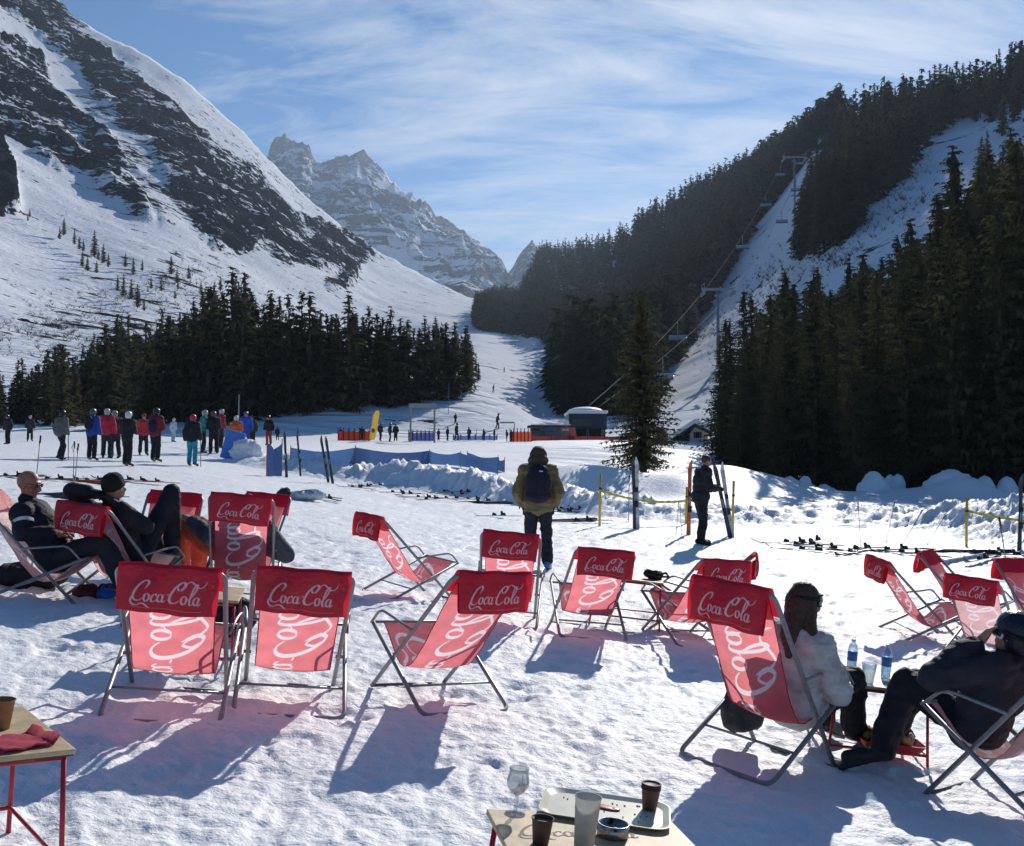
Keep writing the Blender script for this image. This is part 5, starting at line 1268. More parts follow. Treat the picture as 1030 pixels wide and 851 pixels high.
# basket of food on the lower rail of that table
o = empty('food_basket'); place(o, T3, .10, -.20, .12); tag(o, 'red tray of food scraps on the lower rails of the bottle table', 'basket')
V = []; Q = []; n = 0
for (w, d, z) in ((.34, .22, 0), (.40, .27, .05), (.39, .26, .05), (.33, .21, .006)):
    pts = rrect(w, d, .05, 5); n = len(pts); V += [(x, y, z) for x, y in pts]
for i in range(3): Q += [(i*n+k, i*n+(k+1) % n, (i+1)*n+(k+1) % n, (i+1)*n+k) for k in range(n)]
Q += [tuple(range(n-1, -1, -1)), tuple(3*n+k for k in range(n))]; link('basket_body', me_from('basket_body', V, Q), M_RED, o)
for nm, col, n_ in (('wrapper', (.55, .52, .46), 1), ('bread', (.48, .30, .10), 7), ('lettuce_scrap', (.10, .18, .05), 1), ('sauce_pot', (.22, .03, .03), 4)):
    b = MB()
    for k in range(n_): b.ell((g.uniform(-.14, .14), g.uniform(-.08, .08), g.uniform(.03, .08)), (g.uniform(.03, .055), g.uniform(.02, .04), g.uniform(.015, .03)), Euler((g.uniform(0, 3), g.uniform(0, 3), g.uniform(0, 3))).to_matrix(), 8, 6)
    me = b.mesh(nm, True); wrinkle(me, .014, 30, 3); link(nm, me, mat(nm, col, .7, noise=.3, nscale=40), o)
# table between chairs in the middle
T4 = ground_frame((632-515)/F*11.0-.02, 11.3, R(6)); low_table(T4, 'low red framed table behind the chairs right of the khaki jacket man', w=.72)
o = empty('ski_goggles'); place(o, T4, .24, -.05, .512, 30); tag(o, 'black ski goggles and gloves heaped on the middle table', 'goggles')
b = MB(); b.ell((0, 0, .05), (.09, .06, .05)); b.ell((.08, .03, .04), (.07, .05, .045)); me = b.mesh('lens_frame', True); wrinkle(me, .02, 16, 2); link('lens_frame', me, RUB, o)
b = MB(); b.tube([(.02, -.06, .05), (.12, -.08, .08), (.2, -.02, .03), (.14, .08, .02)], .012, 6); b.build('strap', BLK, o, True)
o = empty('coffee_mug'); place(o, T4, -.14, -.05, .512); tag(o, 'small dark mug on the middle table', 'mug')
b = MB(); b.lathe([(.032, 0), (.035, .08), (.031, .08), (.029, .006), (0, .005)], seg=18); b.build('mug_body', M_PCUP, o, True); b = MB(); b.tube([(.034, 0, .065), (.056, 0, .055), (.056, 0, .03), (.034, 0, .02)], .005, 6); b.build('handle', M_PCUP, o, True)
T5 = ground_frame(-2.25, 7.45, R(-10)); low_table(T5, 'low red framed table in front of the leftmost near chair')
# ------------------------------------------------------------------ bags
def lump(name, label, cat, p, size, col, seed=1, extra=None, amp=.03):
    o = empty(name, p); tag(o, label, cat); b = MB(); w, d, h = size
    b.ell((0, 0, h*.42), (w/2, d/2, h*.45)); b.ell((w*.16, 0, h*.66), (w*.3, d*.36, h*.3)); b.ell((-w*.2, d*.05, h*.3), (w*.32, d*.4, h*.32))
    me = fuse(b, .016, 2, 'bag_body'); wrinkle(me, amp, 7, seed); link('bag_body', me, cloth('bag_cloth', col), o)
    b = MB(); b.tube(smoothbend([(-w*.25, -d*.3, h*.5), (-w*.1, -d*.42, h*.95), (w*.12, -d*.42, h*.95), (w*.25, -d*.3, h*.5)], .05), .009, 6); b.build('handle', RUB, o, True); return o
def gp(px, py, dmin=4.): return G_(px, py, dmin)
lump('ski_bag', 'black bag lying on the snow beneath the bald man', 'bag', gp(28, 592), (.75, .36, .26), (.014, .014, .014), 2)
lump('dark_bag', 'dark bag on the snow behind the gap between the two near chairs', 'bag', gp(232, 640), (.40, .30, .30), (.014, .014, .016), 5)
lump('maroon_bag', 'small maroon bag under the chair of the person in a beanie', 'bag', gp(86, 603), (.24, .2, .14), (.12, .02, .025), 6, amp=.01)
lump('blue_bag', 'small bright blue bag under the chair of the person in a beanie', 'bag', gp(106, 604), (.20, .16, .16), (.03, .16, .50), 7, amp=.01)
M8 = CHAIR_POSE['c8'][0]; lump('hanging_bag', 'dark grey bag under the large upright chair at its left side', 'bag', M8 @ Vector((-.24, .16, .12)), (.26, .24, .32), (.035, .037, .045), 8)
p = gp(285, 501); lump('helmet_bag', 'dark bag beside the white jacket on the snow', 'bag', p, (.36, .3, .26), (.03, .035, .04), 9)
p = gp(309, 503); o = lump('white_jacket', 'white jacket heaped on the snow behind the left chairs', 'jacket', p, (.95, .5, .26), (.62, .64, .66), 10)
# ------------------------------------------------------------------ skis and poles
SKC = [(.04, .04, .05), (.55, .12, .05), (.03, .04, .06), (.55, .55, .56), (.05, .05, .06), (.45, .05, .05), (.10, .12, .15)]
_ski = {}
def make_ski(col, L=1.65):
    o = empty('ski'); V = []; Q = []; n = 18
    for k in range(n+1):
        t = k/n; y = (t-.5)*L; w = .052-.014*math.sin(math.pi*t); w *= math.sqrt(max(0.02, min(1, (1-t)*9)))*math.sqrt(max(.3, min(1, t*25)))
        z = .015+.075*max(0, (t-.88)/.12)**1.6+.012*math.sin(math.pi*t)
        for sx, dz in ((-1, 0), (1, 0), (1, .014), (-1, .014)): V.append((sx*w, y, z+dz-.007))
    for k in range(n):
        for j in range(4): Q.append((k*4+j, k*4+(j+1) % 4, (k+1)*4+(j+1) % 4, (k+1)*4+j))
    Q += [(3, 2, 1, 0), tuple(n*4+j for j in range(4))]; link('ski_board', me_from('ski_board', V, Q), mat('ski_top', col, .35, noise=.5, nscale=7), o)
    b = MB(); b.box((0, .10, .055), (.07, .11, .05), None, .75); b.box((0, .12, .085), (.05, .05, .025), None, .7); b.build('toe_binding', RUB, o, bevel=.006)
    b = MB(); b.box((0, -.22, .06), (.07, .14, .06), None, .7); b.box((0, -.17, .105), (.055, .05, .06), Matrix.Rotation(R(-20), 3, 'X'), .7); b.build('heel_binding', RUB, o, bevel=.006)
    b = MB(); b.box((0, -.055, .032), (.03, .20, .012)); b.build('brake', M_CLIP, o); return o
def ski(ci, M, label, group=None):
    o = copy_tree(_ski[ci]) if ci in _ski else make_ski(SKC[ci]); _ski.setdefault(ci, o)
    o.matrix_world = M; tag(o, label, 'ski', group or 'skis lying on the snow'); return o
g = random.Random(9)
LAB = {'l': 'ski lying on the snow left of the blue net, among others like it', 'c': 'ski lying on the snow in front of the centre snow bank', 'k': 'ski lying on the snow just right of the khaki jacket man', 'r': 'ski lying on the snow at the right by the yellow post'}
SK = [(10,481,'l',2),(22,482,'l',2),(52,484,'l',2),(66,485,'l',1),(80,485.5,'l',1),(92,485.5,'l',1),(108,485,'l',3),(122,484.5,'l',2),(136,485.5,'l',1),(150,487,'l',1),(70,499,'l',2),(84,502,'l',2),(46,500,'l',2),(58,503,'l',4),
 (318,501,'c',2),(328,503,'c',2),(357,492,'c',3),(366,491,'c',2),(376,490,'c',4),(398,497,'c',2),(408,499,'c',4),(424,502,'c',2),(432,504,'c',2),(450,496,'c',1),(458,499,'c',3),(452,503,'c',1),(466,497,'c',2),(474,504,'c',3),(484,506,'c',2),(492,507,'c',2),
 (568,514,'k',3),(578,515,'k',2),(572,525,'k',2),(584,526,'k',4),(500,521,'k',3),(566,517,'k',2),
 (796,548,'r',2),(806,551,'r',3),(818,547,'r',2),(812,556,'r',2),(829,554,'r',3),(865,555,'r',1),(858,558,'r',2),(898,556,'r',2),(912,559,'r',2),(962,556,'r',2),(980,557,'r',2),(1000,559,'r',2),(972,564,'r',3),(988,566,'r',2),(1010,561,'r',2)]
for px, py, w, ci in SK:
    p = gp(px, py, 8); an = (g.uniform(60, 120) if w in 'l' else g.uniform(35, 145)); lat = R(g.choice([0, 0, 12, 80]))
    M = Matrix.Translation(p+Vector((0, 0, .03))) @ Matrix.Rotation(R(an), 4, 'Z') @ Matrix.Rotation(R(g.uniform(-3, 3)), 4, 'X') @ Matrix.Rotation(lat, 4, 'Y'); ski(ci, M, LAB[w])
def standing_ski(px, py, ci, lean, label, sc=1., spin=0, depth=None):
    p = gp(px, py, 8)
    if depth: p = W(px, py, depth); p.z = Hs(p.x, p.y)
    M = Matrix.Translation(p+Vector((0, 0, .76*sc))) @ Matrix.Rotation(R(lean), 4, 'Y') @ Matrix.Rotation(R(90), 4, 'X') @ Matrix.Rotation(R(spin), 4, 'Y') @ Matrix.Scale(sc, 4); return ski(ci, M, label, 'skis planted upright in the snow')
for px, py, ci, ln, lab, sp in ((287, 480, 2, -3, 'dark ski planted upright beside the blue net panel', 20), (300, 479, 4, -5, 'slim dark ski standing in the snow, second from the blue net panel', 60), (331, 486, 2, -9, 'dark ski leaning left, planted right of the others by the net', 15), (326, 485, 4, -10, 'dark ski leaning left just beside its twin by the net', 40),
   (637.5, 532, 2, -1.5, 'dark and white ski planted upright alone by the yellow rope', 15), (641, 532, 3, -.5, 'pale ski tip up behind the dark one by the yellow rope', -15), (693, 538, 1, 1.5, 'orange red ski planted upright left of the man in black', 20), (731, 541, 3, -8, 'white tipped ski held in front of the man in black', 10), (727, 541, 2, -12, 'dark ski crossed with the white tipped one by the man in black', -20), (1026, 556, 2, 2, 'dark ski standing upright at the right edge of the picture', 10)):
    standing_ski(px, py, ci, ln, lab, 1.0 if px < 1000 else .95, sp)
def make_pole():
    o = empty('ski_pole'); b = MB(); b.tube([(0, 0, -.05), (0, 0, 1.12)], .0085, 6); b.build('shaft', M_TUBE, o, True)
    b = MB(); b.tube([(0, 0, 1.06), (0, 0, 1.20)], [.014, .018], 8); b.build('grip', RUB, o, True); b = MB(); b.lathe([(.008, .05), (.045, .055), (.045, .062), (.008, .07)], seg=10); b.build('basket', RUB, o)
    b = MB(); b.tube([(0, 0, 1.18), (.05, .01, 1.08), (.02, 0, .98), (0, 0, 1.1)], .006, 5); b.build('wrist_strap', BLK, o, True); return o
_pole = None
def pole(px, py, top, label, depth=None, sc=1.):
    """planted at (px, py); its grip seen near top"""
    global _pole
    p = gp(px, py, 5)
    if depth: p = W(px, py, depth)
    q = W(top[0], top[1], p.y+.05); dv_ = q-p; o = copy_tree(_pole) if _pole else make_pole(); _pole = _pole or o
    rot = dv_.to_track_quat('Z', 'Y').to_matrix().to_4x4(); o.matrix_world = Matrix.Translation(p) @ rot @ Matrix.Scale(dv_.length/1.2, 4); tag(o, label, 'ski pole', 'ski poles stuck in the snow')
for a in ((34, 505, (41, 438), 'ski pole planted behind the bald man, left one of the three'), (73, 504, (75, 444), 'ski pole behind the chairs on the left, middle of the three'), (73.5, 505, (79, 446), 'ski pole leaning right, close to the middle one behind the left chairs'), (866, 551, (863, 505), 'upright ski pole at the right, left end of the row of leaning ones'), (891, 547, (900, 505), 'red ski pole leaning right, second of the row behind the right chairs'), (905, 553, (928, 513), 'ski pole leaning right, third of the row behind the right chairs'), (932, 549, (951, 518), 'grey ski pole leaning right, rightmost of the leaning row'), (1016, 592, (1005, 520), 'ski pole standing by the rightmost chair'), (680, 538, (683, 504), 'thin ski pole left of the man in black'), (686, 539, (684, 507), 'second thin ski pole left of the man in black'), (632, 525, (633, 478), 'ski pole beside the ski planted by the yellow rope')): pole(*a)
# ------------------------------------------------------------------ yellow posts and rope
M_YEL = mat('yellow_post', (.62, .52, .03), .5, noise=.2, nscale=20)
posts = {}
for px, py, top, lab in ((603, 529, 477, 'yellow marker post at the left end of the yellow rope'), (737, 536, 484, 'yellow marker post right of the man in black'), (972, 551, 500, 'yellow marker post at the far right with the rope running out of the picture'), (690, 526, 490, 'short yellow marker post behind the orange red ski')):
    p = gp(px, py, 10); h = (py-top)/F*p.y; o = empty('marker_post', p); tag(o, lab, 'post', 'yellow marker posts'); b = MB(); b.tube([(0, 0, -.1), (.01, 0, h*.5), (.03, 0, h)], .028, 8); b.build('post_shaft', M_YEL, o, True)
    b = MB(); b.lathe([(.034, h*.70), (.034, h*.74)], (.022, 0, 0), 10); b.build('rope_clamp', RUB, o); posts[px] = (p, h)
def rope(p, q, label, sag=.12):
    b = MB(); V = []; n = 40
    for k in range(n+1):
        t = k/n; c = p.lerp(q, t); c.z -= sag*4*t*(1-t); b_ = .05+.012*math.sin(k*2.1); V += [c+Vector((0, .01*math.sin(k*1.7), b_/2)), c+Vector((0, -.01*math.sin(k*1.7), -b_/2))]
    b.add(V, [(2*k, 2*k+1, 2*k+3, 2*k+2) for k in range(n)]); o = b.build('rope', M_YEL, None); md = o.modifiers.new('s', 'SOLIDIFY'); md.thickness = .012; tag(o, label, 'rope')
p, h = posts[603]; q, h2 = posts[690]; r_, h3 = posts[737]
rope(p+Vector((.03, 0, h*.68)), q+Vector((.03, 0, h2*.62)), 'yellow fringed rope strung between the marker posts behind the khaki man')
p, h = posts[972]; rope(p+Vector((.03, 0, h*.72)), p+Vector((3.0, .6, h*.50)), 'yellow rope running right from the far right marker post')
# ------------------------------------------------------------------ blue safety net and mats
M_NET = fabric_mat('blue_netting', (.06, .12, .30), (.10, .22, .48), .35)
def net(pts, h, label, posts_=True):
    o = empty('safety_net', pts[0]); tag(o, label, 'net', 'blue safety nets'); V = []; n = len(pts)*6; base = Vector(pts[0])
    P = []
    for i in range(len(pts)-1):
        for k in range(6): P.append(pts[i].lerp(pts[i+1], k/6))
    P.append(pts[-1]); b = MB()
    for i, c in enumerate(P):
        t = (i % 6)/6; hh = h*(1-.22*math.sin(math.pi*t)); w = Vector((.06*math.sin(i*1.3), .12*math.sin(i*.9), 0))
        for j in range(5): V.append(c-base+w*(j/4)+Vector((0, .03*math.sin(i*2+j), hh*j/4)))
    b.add(V, [(i*5+j, (i+1)*5+j, (i+1)*5+j+1, i*5+j+1) for i in range(len(P)-1) for j in range(4)]); b.build('net_panel', M_NET, o, True)
    for q in pts:
        b = MB(); q = q-base; b.tube([q+Vector((0, 0, -.2)), q+Vector((.02, 0, h*1.12))], .018, 6); b.build('net_pole', M_RED, o)
    return o
net([G_(x, y, 30) for x, y in ((268, 479), (283, 479))], 1.15, 'upright blue net panel at the left end of the safety fence')
net([G_(x, y, 30)+Vector((0, 1.2, .15)) for x, y in ((285, 474), (352, 474), (430, 470), (462, 472), (500, 480))], .72, 'long sagging blue safety net stretched behind the snow bank')
net([G_(x, y, 30)+Vector((0, 2., .1)) for x, y in ((468, 470), (500, 476), (507, 478))], .7, 'short pale blue net piece at the right end of the long safety net')
p = G_(234, 462, 20); o = empty('blue_mat', p); tag(o, 'blue foam mat leaning upright beside the person in orange', 'mat'); b = MB(); b.box((0, 0, .55), (.75, .12, 1.15), Matrix.Rotation(R(14), 3, 'Y')); b.build('mat_body', mat('blue_foam', (.06, .20, .55), .6, noise=.15, nscale=6), o, bevel=.03)
p = G_(247, 461, 20); o = empty('snow_heap', p); tag(o, 'rounded snow heap beside the leaning blue mat', 'snow heap'); b = MB(); b.ell((0, 0, .2), (.65, .5, .55)); me = fuse(b, .04, 1, 'heap'); wrinkle(me, .08, 4, 3); link('heap', me, M_SNOW, o)
# ------------------------------------------------------------------ far plateau: flag, gate, poles, fences, huts
p = G_(371, 444, 60); sc = p.y/F; o = empty('feather_flag', p); tag(o, 'yellow feather flag standing on the far white plateau', 'flag')
hgt = 31*sc; b = MB(); b.tube([(0, 0, 0), (.15, 0, hgt*.6), (.35, 0, hgt)], .03, 6); b.build('flag_pole', M_TUBE, o)
prof = [(.0, .05), (.42, .05), (.58, .3), (.66, .6), (.75, .8), (.80, .92), (.72, 1.0), (.52, 1.0), (.34, .88), (.22, .6), (.1, .3)]
V = [(x*17*sc*.8, -.03, z*hgt) for x, z in prof]+[(x*17*sc*.8, .03, z*hgt) for x, z in prof]; n = len(prof)
b = MB(); b.add(V, [tuple(range(n)), tuple(range(2*n-1, n-1, -1))]+[(k, (k+1) % n, n+(k+1) % n, n+k) for k in range(n)]); fl = b.build('flag_cloth', fabric_mat('yellow_cloth', (.80, .62, .12), (.90, .72, .18), .55), o)
b = MB(); b.ell((4.4*sc, -.05, hgt*.35), (1.8*sc, .012, 2.3*sc)); b.build('emblem', mat('brown_emblem', (.25, .12, .05), .7), fl)
p = G_(425, 445, 60); sc = p.y/F; o = empty('slalom_gate', p); tag(o, 'tall grey metal goal frame standing on the far plateau', 'frame'); b = MB(); w = 12*sc
for q in (-1, 1): b.tube([(q*w, 0, -.2), (q*w, 0, 37*sc)], .09, 6)
b.build('uprights', M_TUBE, o); b = MB(); b.box((0, 0, 37*sc), (2*w+.3, .18, .35)); b.build('top_beam', M_TUBE, o); b = MB(); b.tube([(-w, 0, 11*sc), (w, 0, 11*sc)], .05, 6); b.build('cross_rail', M_TUBE, o)
def slim(px, py, top, label, r=.04, m=None, arm=0):
    p = G_(px, py, 20); h = (py-top)/F*p.y; o = empty('slim_pole', p); tag(o, label, 'pole'); b = MB(); b.tube([(0, 0, -.2), (.02*h, 0, h)], [r, r*.7], 6); b.build('pole_shaft', m or M_TUBE, o)
    if arm: b = MB(); b.box((-arm/2, 0, h), (arm, .12, .14)); b.build('arm', M_TUBE, o)
slim(239, 452, 397, 'tall pale slim pole rising behind the person in orange'); slim(451, 417, 386, 'thin pole at the foot of the forest beside the piste'); slim(517, 444, 425, 'small lamp post by the red fence on the plateau', .06, None, 1.3)
slim(299, 447, 430, 'short dark stake on the plateau behind the skis', .03, BLK); slim(479, 443, 432, 'thin stake on the far plateau')
def fence(px0, px1, py, h, col, label, n=6):
    a = G_(px0, py, 60); c = G_(px1, py, 60); o = empty('plastic_fence', a); tag(o, label, 'fence'); b = MB(); V = []
    for k in range(n*4+1):
        q = a.lerp(c, k/(n*4))-a; V += [q, q+Vector((0, 0, h*(1-.15*abs(math.sin(k*.8)))))]
    b.add(V, [(2*k, 2*k+2, 2*k+3, 2*k+1) for k in range(n*4)]); b.build('fence_mesh', fabric_mat('fence_plastic', col, col, .4), o)
    for k in range(n+1): q = a.lerp(c, k/n)-a; b = MB(); b.tube([q, q+Vector((0, 0, h*1.2))], .04, 5); b.build('fence_stake', BLK, o)
fence(340, 372, 443.3, .9, (.55, .06, .04), 'low red plastic fence left of the yellow flag'); fence(411, 436, 443.5, .8, (.10, .12, .40), 'low bluish net across the foot of the goal frame')
fence(456, 500, 442.6, .45, (.16, .22, .50), 'low blue fence line at the foot of the piste'); fence(513, 535, 444.2, 1.0, (.60, .10, .04), 'orange red fence at the left end of the lift hut'); fence(535, 640, 443.6, .5, (.30, .06, .05), 'long low net before the lift buildings')
M_DW = mat('dark_planks', (.055, .040, .032), .8, noise=.35, nscale=3); M_GW = mat('grey_cladding', (.17, .17, .18), .7, noise=.2, nscale=2); M_PL = mat('pale_render', (.62, .54, .45), .8, noise=.12, nscale=2); M_NAVY = mat('navy_cladding', (.02, .03, .07), .5); M_WIN = mat('window_glass', (.03, .04, .05), .15)
D1 = 104.; S1 = D1/F
def bx(o, name, m, x0, x1, z0, z1, y0, y1, par=None, bev=.0):
    b = MB(); b.box(((x0+x1)/2, (y0+y1)/2, (z0+z1)/2), (x1-x0, y1-y0, z1-z0)); return b.build(name, m, par or o, bevel=bev)
base = W(534, 445, D1); base.z = Hs(base.x, base.y)-.2; o = empty('lift_hut', base); tag(o, 'low grey and brown flat roofed hut with a blue door at the piste foot', 'hut')
bx(o, 'wall', M_GW, 0, 40*S1, 0, 14*S1, 0, 5); r_ = bx(o, 'roof', M_DW, -.3, 41*S1, 14*S1, 15.4*S1, -.4, 5.4); b = MB(); b.box((20*S1, 2.5, 15.9*S1), (40*S1, 5.5, .14)); b.build('roof_snow', M_SNOW, r_, bevel=.05)
for x0, x1, m, nm in ((2, 9, M_DW, 'door'), (14, 23, mat('blue_door', (.06, .18, .42), .5), 'door'), (31, 38, M_PL, 'panel')): bx(o, nm, m, x0*S1, x1*S1, 1.2, 10*S1, -.08, -.003)
w_ = bx(o, 'window', M_WIN, 10*S1, 13*S1, 6*S1, 10*S1, -.06, -.003)
p = base+Vector((35*S1, -1.2, 0)); q = empty('round_sign', p); tag(q, 'round pale sign on a post above the lift hut', 'sign'); b = MB(); b.tube([(0, 0, 0), (0, 0, 16*S1)], .05, 6); b.build('post', M_TUBE, q); b = MB(); b.lathe([(0, -.04), (.28, -.04), (.28, .04), (0, .04)], (0, 0, 18*S1), 20, Matrix.Rotation(R(90), 3, 'X')); b.build('sign_disc', M_CAP, q)
p = base+Vector((39*S1, -1.6, 0)); q = empty('red_banner', p); tag(q, 'red orange banner standing between the hut and the lift station', 'banner'); b = MB(); b.box((2.5*S1, 0, 7*S1), (6*S1, .12, 12*S1), Matrix.Rotation(R(-8), 3, 'Y')); b.build('banner_cloth', mat('red_banner', (.55, .09, .05), .6, noise=.15, nscale=2), q)
base = W(573, 445, 112); base.z = Hs(base.x, base.y)-.2; S2 = 112/F; o = empty('lift_station', base); tag(o, 'dark navy chairlift station with a thick rounded snow cap', 'lift station')
bx(o, 'plinth', M_DW, 0, 36*S2, 0, 10*S2, 0, 7); st_ = bx(o, 'cabin', M_NAVY, -1*S2, 37*S2, 10*S2, 26*S2, -.5, 7.5); bx(o, 'window', M_WIN, 2*S2, 22*S2, 13*S2, 20*S2, -.62, -.503)
b = MB(); b.box((18*S2, 3.5, 27.4*S2), (40*S2, 9, 3*S2)); sn = b.build('roof_snow', M_SNOW, o, bevel=.16)
b = MB(); b.ell((18*S2, 3.5, 29.0*S2), (19*S2, 4.0, 5.2*S2)); b.build('snow_dome', M_SNOW, sn, True)
for x in (3, 18, 33): bx(o, 'post', M_GW, x*S2-.15, x*S2+.15, 0, 10*S2, -.4, -.1)
base = W(676, 433, 118); base.z = Hs(base.x, base.y)-.3; S3 = 118/F; o = empty('chalet', base); tag(o, 'pale walled chalet with a dark overhanging gable roof under snow', 'chalet')
hb_ = 11*S3; wch = 36*S3
V = [(2, 0, 0), (wch, 0, 0), (wch, 0, hb_), (wch*.62, 0, 17*S3), (2, 0, hb_-.1)]; V += [(x, 9, z) for x, y, z in V]
b = MB(); b.add(V, [(0, 1, 2, 3, 4), (9, 8, 7, 6, 5), (0, 5, 6, 1), (1, 6, 7, 2), (0, 4, 9, 5), (2, 7, 8, 3), (3, 8, 9, 4)]); b.build('wall', M_PL, o)
for (xa, za, xb, zb), nm in (((0, hb_-.9, wch*.62, 17.6*S3), 'roof_left'), ((wch*.62, 17.6*S3, wch*1.08, hb_-.2), 'roof_right')):
    for th, m, n_, z_ in ((.35, M_DW, 'roof', 0), (.5, M_SNOW, 'roof_snow', .36)):
        V = [(xa, -.5, za+z_), (xb, -.5, zb+z_), (xb, -.5, zb+z_+th), (xa, -.5, za+z_+th)]; V += [(x, 10, z) for x, y, z in V]; b = MB(); b.add(V, [(0, 1, 2, 3), (7, 6, 5, 4), (0, 4, 5, 1), (1, 5, 6, 2), (2, 6, 7, 3), (3, 7, 4, 0)]); b.build(n_, m, o)
f_ = bx(o, 'window', M_WIN, wch*.66, wch*.76, 6*S3, 12*S3, -.08, -.003); bx(o, 'shutter', M_DW, wch*.60, wch*.65, 6*S3, 12*S3, -.10, -.003); bx(o, 'shutter', M_DW, wch*.77, wch*.82, 6*S3, 12*S3, -.10, -.003); bx(o, 'door', M_DW, wch*.35, wch*.43, .2, 6*S3, -.08, -.003); bx(o, 'window', M_WIN, wch*.2, wch*.28, 4*S3, 8*S3, -.07, -.003)
p = W(666, 434, 112); p.z = Hs(p.x, p.y); o = empty('shed', p); tag(o, 'little brown gabled shed left of the chalet', 'shed'); V = [(-.6, 0, 0), (.6, 0, 0), (.6, 0, 1.0), (0, 0, 2.0), (-.6, 0, 1.0)]; V += [(x, 1.5, z) for x, y, z in V]
b = MB(); b.add(V, [(0, 1, 2, 3, 4), (9, 8, 7, 6, 5), (0, 5, 6, 1), (1, 6, 7, 2), (0, 4, 9, 5)]); b.build('wall', mat('brown_planks', (.20, .11, .07), .8), o); b = MB(); b.add([(-.8, -.2, .85), (0, -.2, 2.1), (0, 1.7, 2.1), (-.8, 1.7, .85)], [(0, 1, 2, 3)]); b.add([(0, -.2, 2.1), (.8, -.2, .85), (.8, 1.7, .85), (0, 1.7, 2.1)], [(0, 1, 2, 3)]); r_ = b.build('roof', M_SNOW, o); md = r_.modifiers.new('s', 'SOLIDIFY'); md.thickness = .16
# ------------------------------------------------------------------ chairlift
M_GALV = mat('galvanised_steel', (.30, .31, .33), .4, .5)
def pylon(px, pyt, arm_px, d, label, pb=None):
    t = W(px, pyt, d); zb = Hs(t.x, d)-1; o = empty('lift_pylon', (t.x, d, zb)); tag(o, label, 'lift pylon', 'pylons of the chairlift'); h = t.z-zb; w = arm_px/F*d/2
    b = MB(); b.tube([(0, 0, 0), (0, 0, h)], [.38, .26], 10); b.build('mast', M_GALV, o, True)
    b = MB(); b.box((0, 0, h), (2*w, .5, .45)); b.box((0, 0, h-1.2), (1.2, .45, .35)); b.build('cross_arm', M_GALV, o)
    for q in (-1, 1):
        b = MB(); b.box((q*w, 0, h-.7), (.35, 4.2, .35)); b.box((q*w, 0, h-.2), (.3, .3, 1.0))
        for k in range(6): b.lathe([(0, -.1), (.32, -.1), (.32, .1), (0, .1)], (q*w, -2+k*.8, h-.95), 10, Matrix.Rotation(R(90), 3, 'Y'))
        b.build('roller_bank', M_GALV, o)
        b = MB(); b.tube([(q*w, -1.6, h+.9), (q*w, 1.6, h+.9)], .06, 5); b.tube([(q*w, -1.6, h+.9), (q*w, -1.6, h)], .05, 5); b.tube([(q*w, 1.6, h+.9), (q*w, 1.6, h)], .05, 5); b.build('catwalk_rail', M_GALV, o)
    b = MB(); b.box((0, -.7, h*.50), (2.6, 1.2, .2)); b.build('platform', M_GALV, o)
    return [Vector((t.x+q*w, d, t.z-.5)) for q in (-1, 1)]
PY = [pylon(722, 291, 30, 205, 'nearest grey T shaped lift pylon above the near stand of spruces'), pylon(799, 158, 22, 330, 'second lift pylon standing high in the cleared lift line'), pylon(831, 141, 14, 425, 'third lift pylon near the top of the lift line'), ]
bot = [W(588+q*5, 416, 118) for q in (-1, 1)]; top = [W(846+q*3, 128, 520) for q in (-1, 1)]
chain = [bot]+PY+[top]
o = empty('lift_cable', chain[1][0]); tag(o, 'pair of steel lift cables climbing from pylon to pylon', 'cable')
CAB = []
for q in (0, 1):
    pts = []
    for i in range(len(chain)-1):
        a, c = chain[i][q], chain[i+1][q]; L_ = (c-a).length
        for k in range(16): t = k/16; v = a.lerp(c, t); v.z -= L_*.016*4*t*(1-t)*(1 if i else .6); pts.append(v)
    pts.append(chain[-1][q]); CAB.append(pts); b = MB(); b.tube([p-chain[1][0] for p in pts], .04, 5); b.build('rope_line', mat('dull_wire', (.16, .165, .17), .9), o, True)
_lc = None
def lift_chair(v, label):
    global _lc
    if _lc is None:
        r = empty('lift_chair'); b = MB(); b.tube([(0, 0, .1), (0, 0, -.4), (0, .45, -1.2), (0, .4, -2.6)], .07, 6); b.build('hanger', M_GALV, r, True)
        b = MB(); b.box((0, .1, -3.1), (3.0, .55, .14)); b.build('seat', RUB, r, bevel=.04); b = MB(); b.box((0, .42, -2.6), (3.0, .12, .85), Matrix.Rotation(R(-12), 3, 'X')); b.build('backrest', mat('pale_chair_back', (.40, .42, .45), .5), r, bevel=.03)
        b = MB(); b.tube([(-1.5, -.2, -2.7), (1.5, -.2, -2.7)], .05, 5); b.tube([(-1.5, .4, -2.6), (-1.5, -.2, -2.7)], .04, 5); b.tube([(1.5, .4, -2.6), (1.5, -.2, -2.7)], .04, 5); b.tube([(0, -.2, -2.7), (0, -.25, -3.6)], .04, 5); b.build('safety_bar', M_GALV, r); _lc = r; o_ = r
    else: o_ = copy_tree(_lc)
    o_.location = v; o_.rotation_euler = (0, 0, R(-12)); tag(o_, label, 'lift chair', 'chairs hanging on the lift cable')
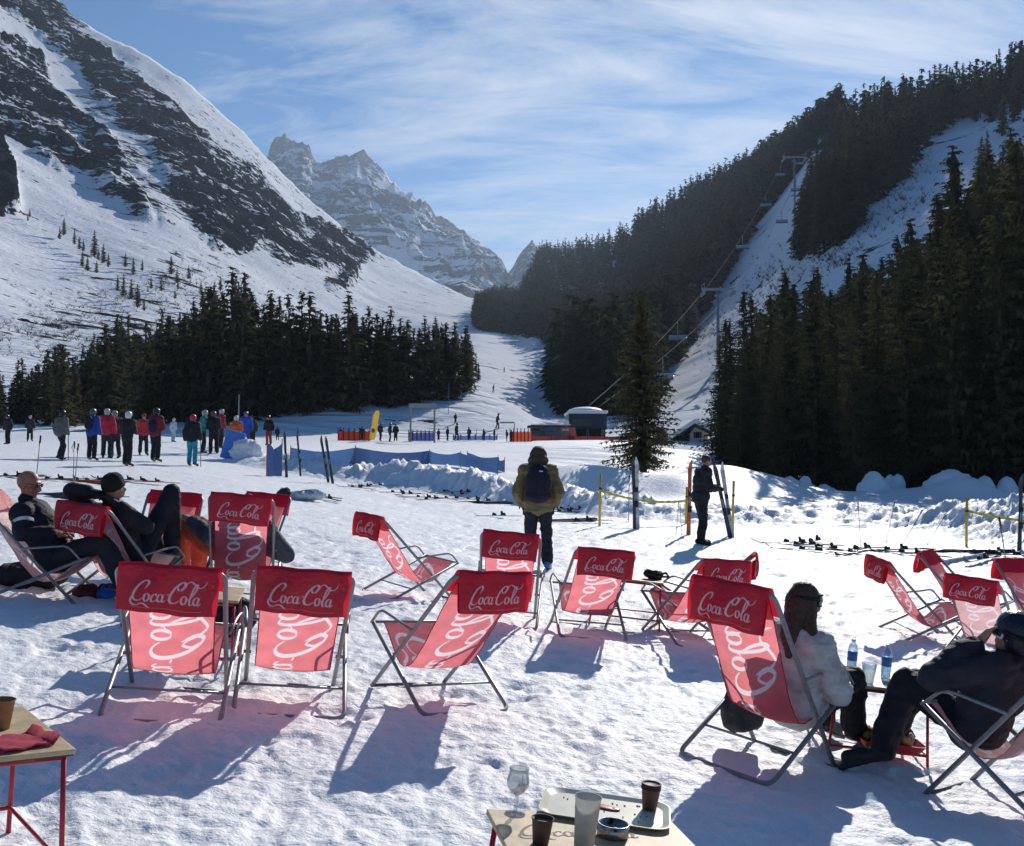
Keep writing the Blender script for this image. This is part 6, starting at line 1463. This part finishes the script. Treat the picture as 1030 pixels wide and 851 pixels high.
for q, idx, lab in ((0, 11, 'lift chair below the nearest pylon, low over the spruces'), (1, 6, 'lift chair lowest on the line, near the lift station'), (0, 22, 'lift chair just above the nearest pylon on the left cable'), (0, 27, 'lift chair on the left cable halfway between the two nearest pylons'), (1, 25, 'lift chair on the right cable between the two nearest pylons'), (1, 29, 'lift chair on the right cable approaching the second pylon'), (0, 31, 'lift chair on the left cable right beside the second pylon'), (1, 35, 'first lift chair past the second pylon'), (0, 38, 'lift chair on the left cable between the second and third pylons'), (1, 41, 'second lift chair past the second pylon on the right cable'), (0, 46, 'lift chair close to the third pylon'), (1, 52, 'lift chair beyond the third pylon near the crest')):
    lift_chair(CAB[q][idx], lab)
# snow clumps caught at the foot of the near stand
M_SC = M_SNOW; g = random.Random(12)
for px, py, s in ((795, 494, .5), (810, 482, .5), (830, 492, .6), (878, 478, .9), (956, 476, 1.5), (990, 470, .7), (1012, 446, .7), (895, 455, .5), (903, 470, .5)):
    d = 47+g.uniform(0, 3); p = W(px, py, d); zz_ = Hs(p.x, d); o = empty('snow_mound', (p.x, d, zz_)); tag(o, 'lumpy white snow mound at the foot of the near spruces on the right', 'snow mound', 'snow mounds under the near spruces')
    h = max(.35, min(.9, p.z-zz_+.1)); s *= .8; b = MB(); b.ell((0, 0, h*.3), (s*.8, s*.7, h*.7)); b.ell((s*.5, .1, h*.1), (s*.7, s*.6, h*.5)); b.ell((-s*.4, 0, h*.15), (s*.6, s*.5, h*.5)); me = fuse(b, .09, 2, 'mound'); wrinkle(me, .12, 2.2, 4); link('mound', me, M_SNOW, o)
# ------------------------------------------------------------------ thin blue valley air
hz = bpy.data.materials.new('air'); hz.use_nodes = True; nt = hz.node_tree; nt.nodes.remove(nt.nodes['Principled BSDF'])
pv = nt.nodes.new('ShaderNodeVolumePrincipled'); pv.inputs['Color'].default_value = (.60, .78, 1, 1); pv.inputs['Density'].default_value = 8e-5; pv.inputs['Anisotropy'].default_value = .35
nt.links.new(pv.outputs['Volume'], nt.nodes['Material Output'].inputs['Volume'])
b = MB(); b.box((0, 2200, 730), (12000, 9600, 2000)); h_ = b.build('haze', hz); tag(h_, 'thin blue air in the valley', 'haze', kind='stuff')
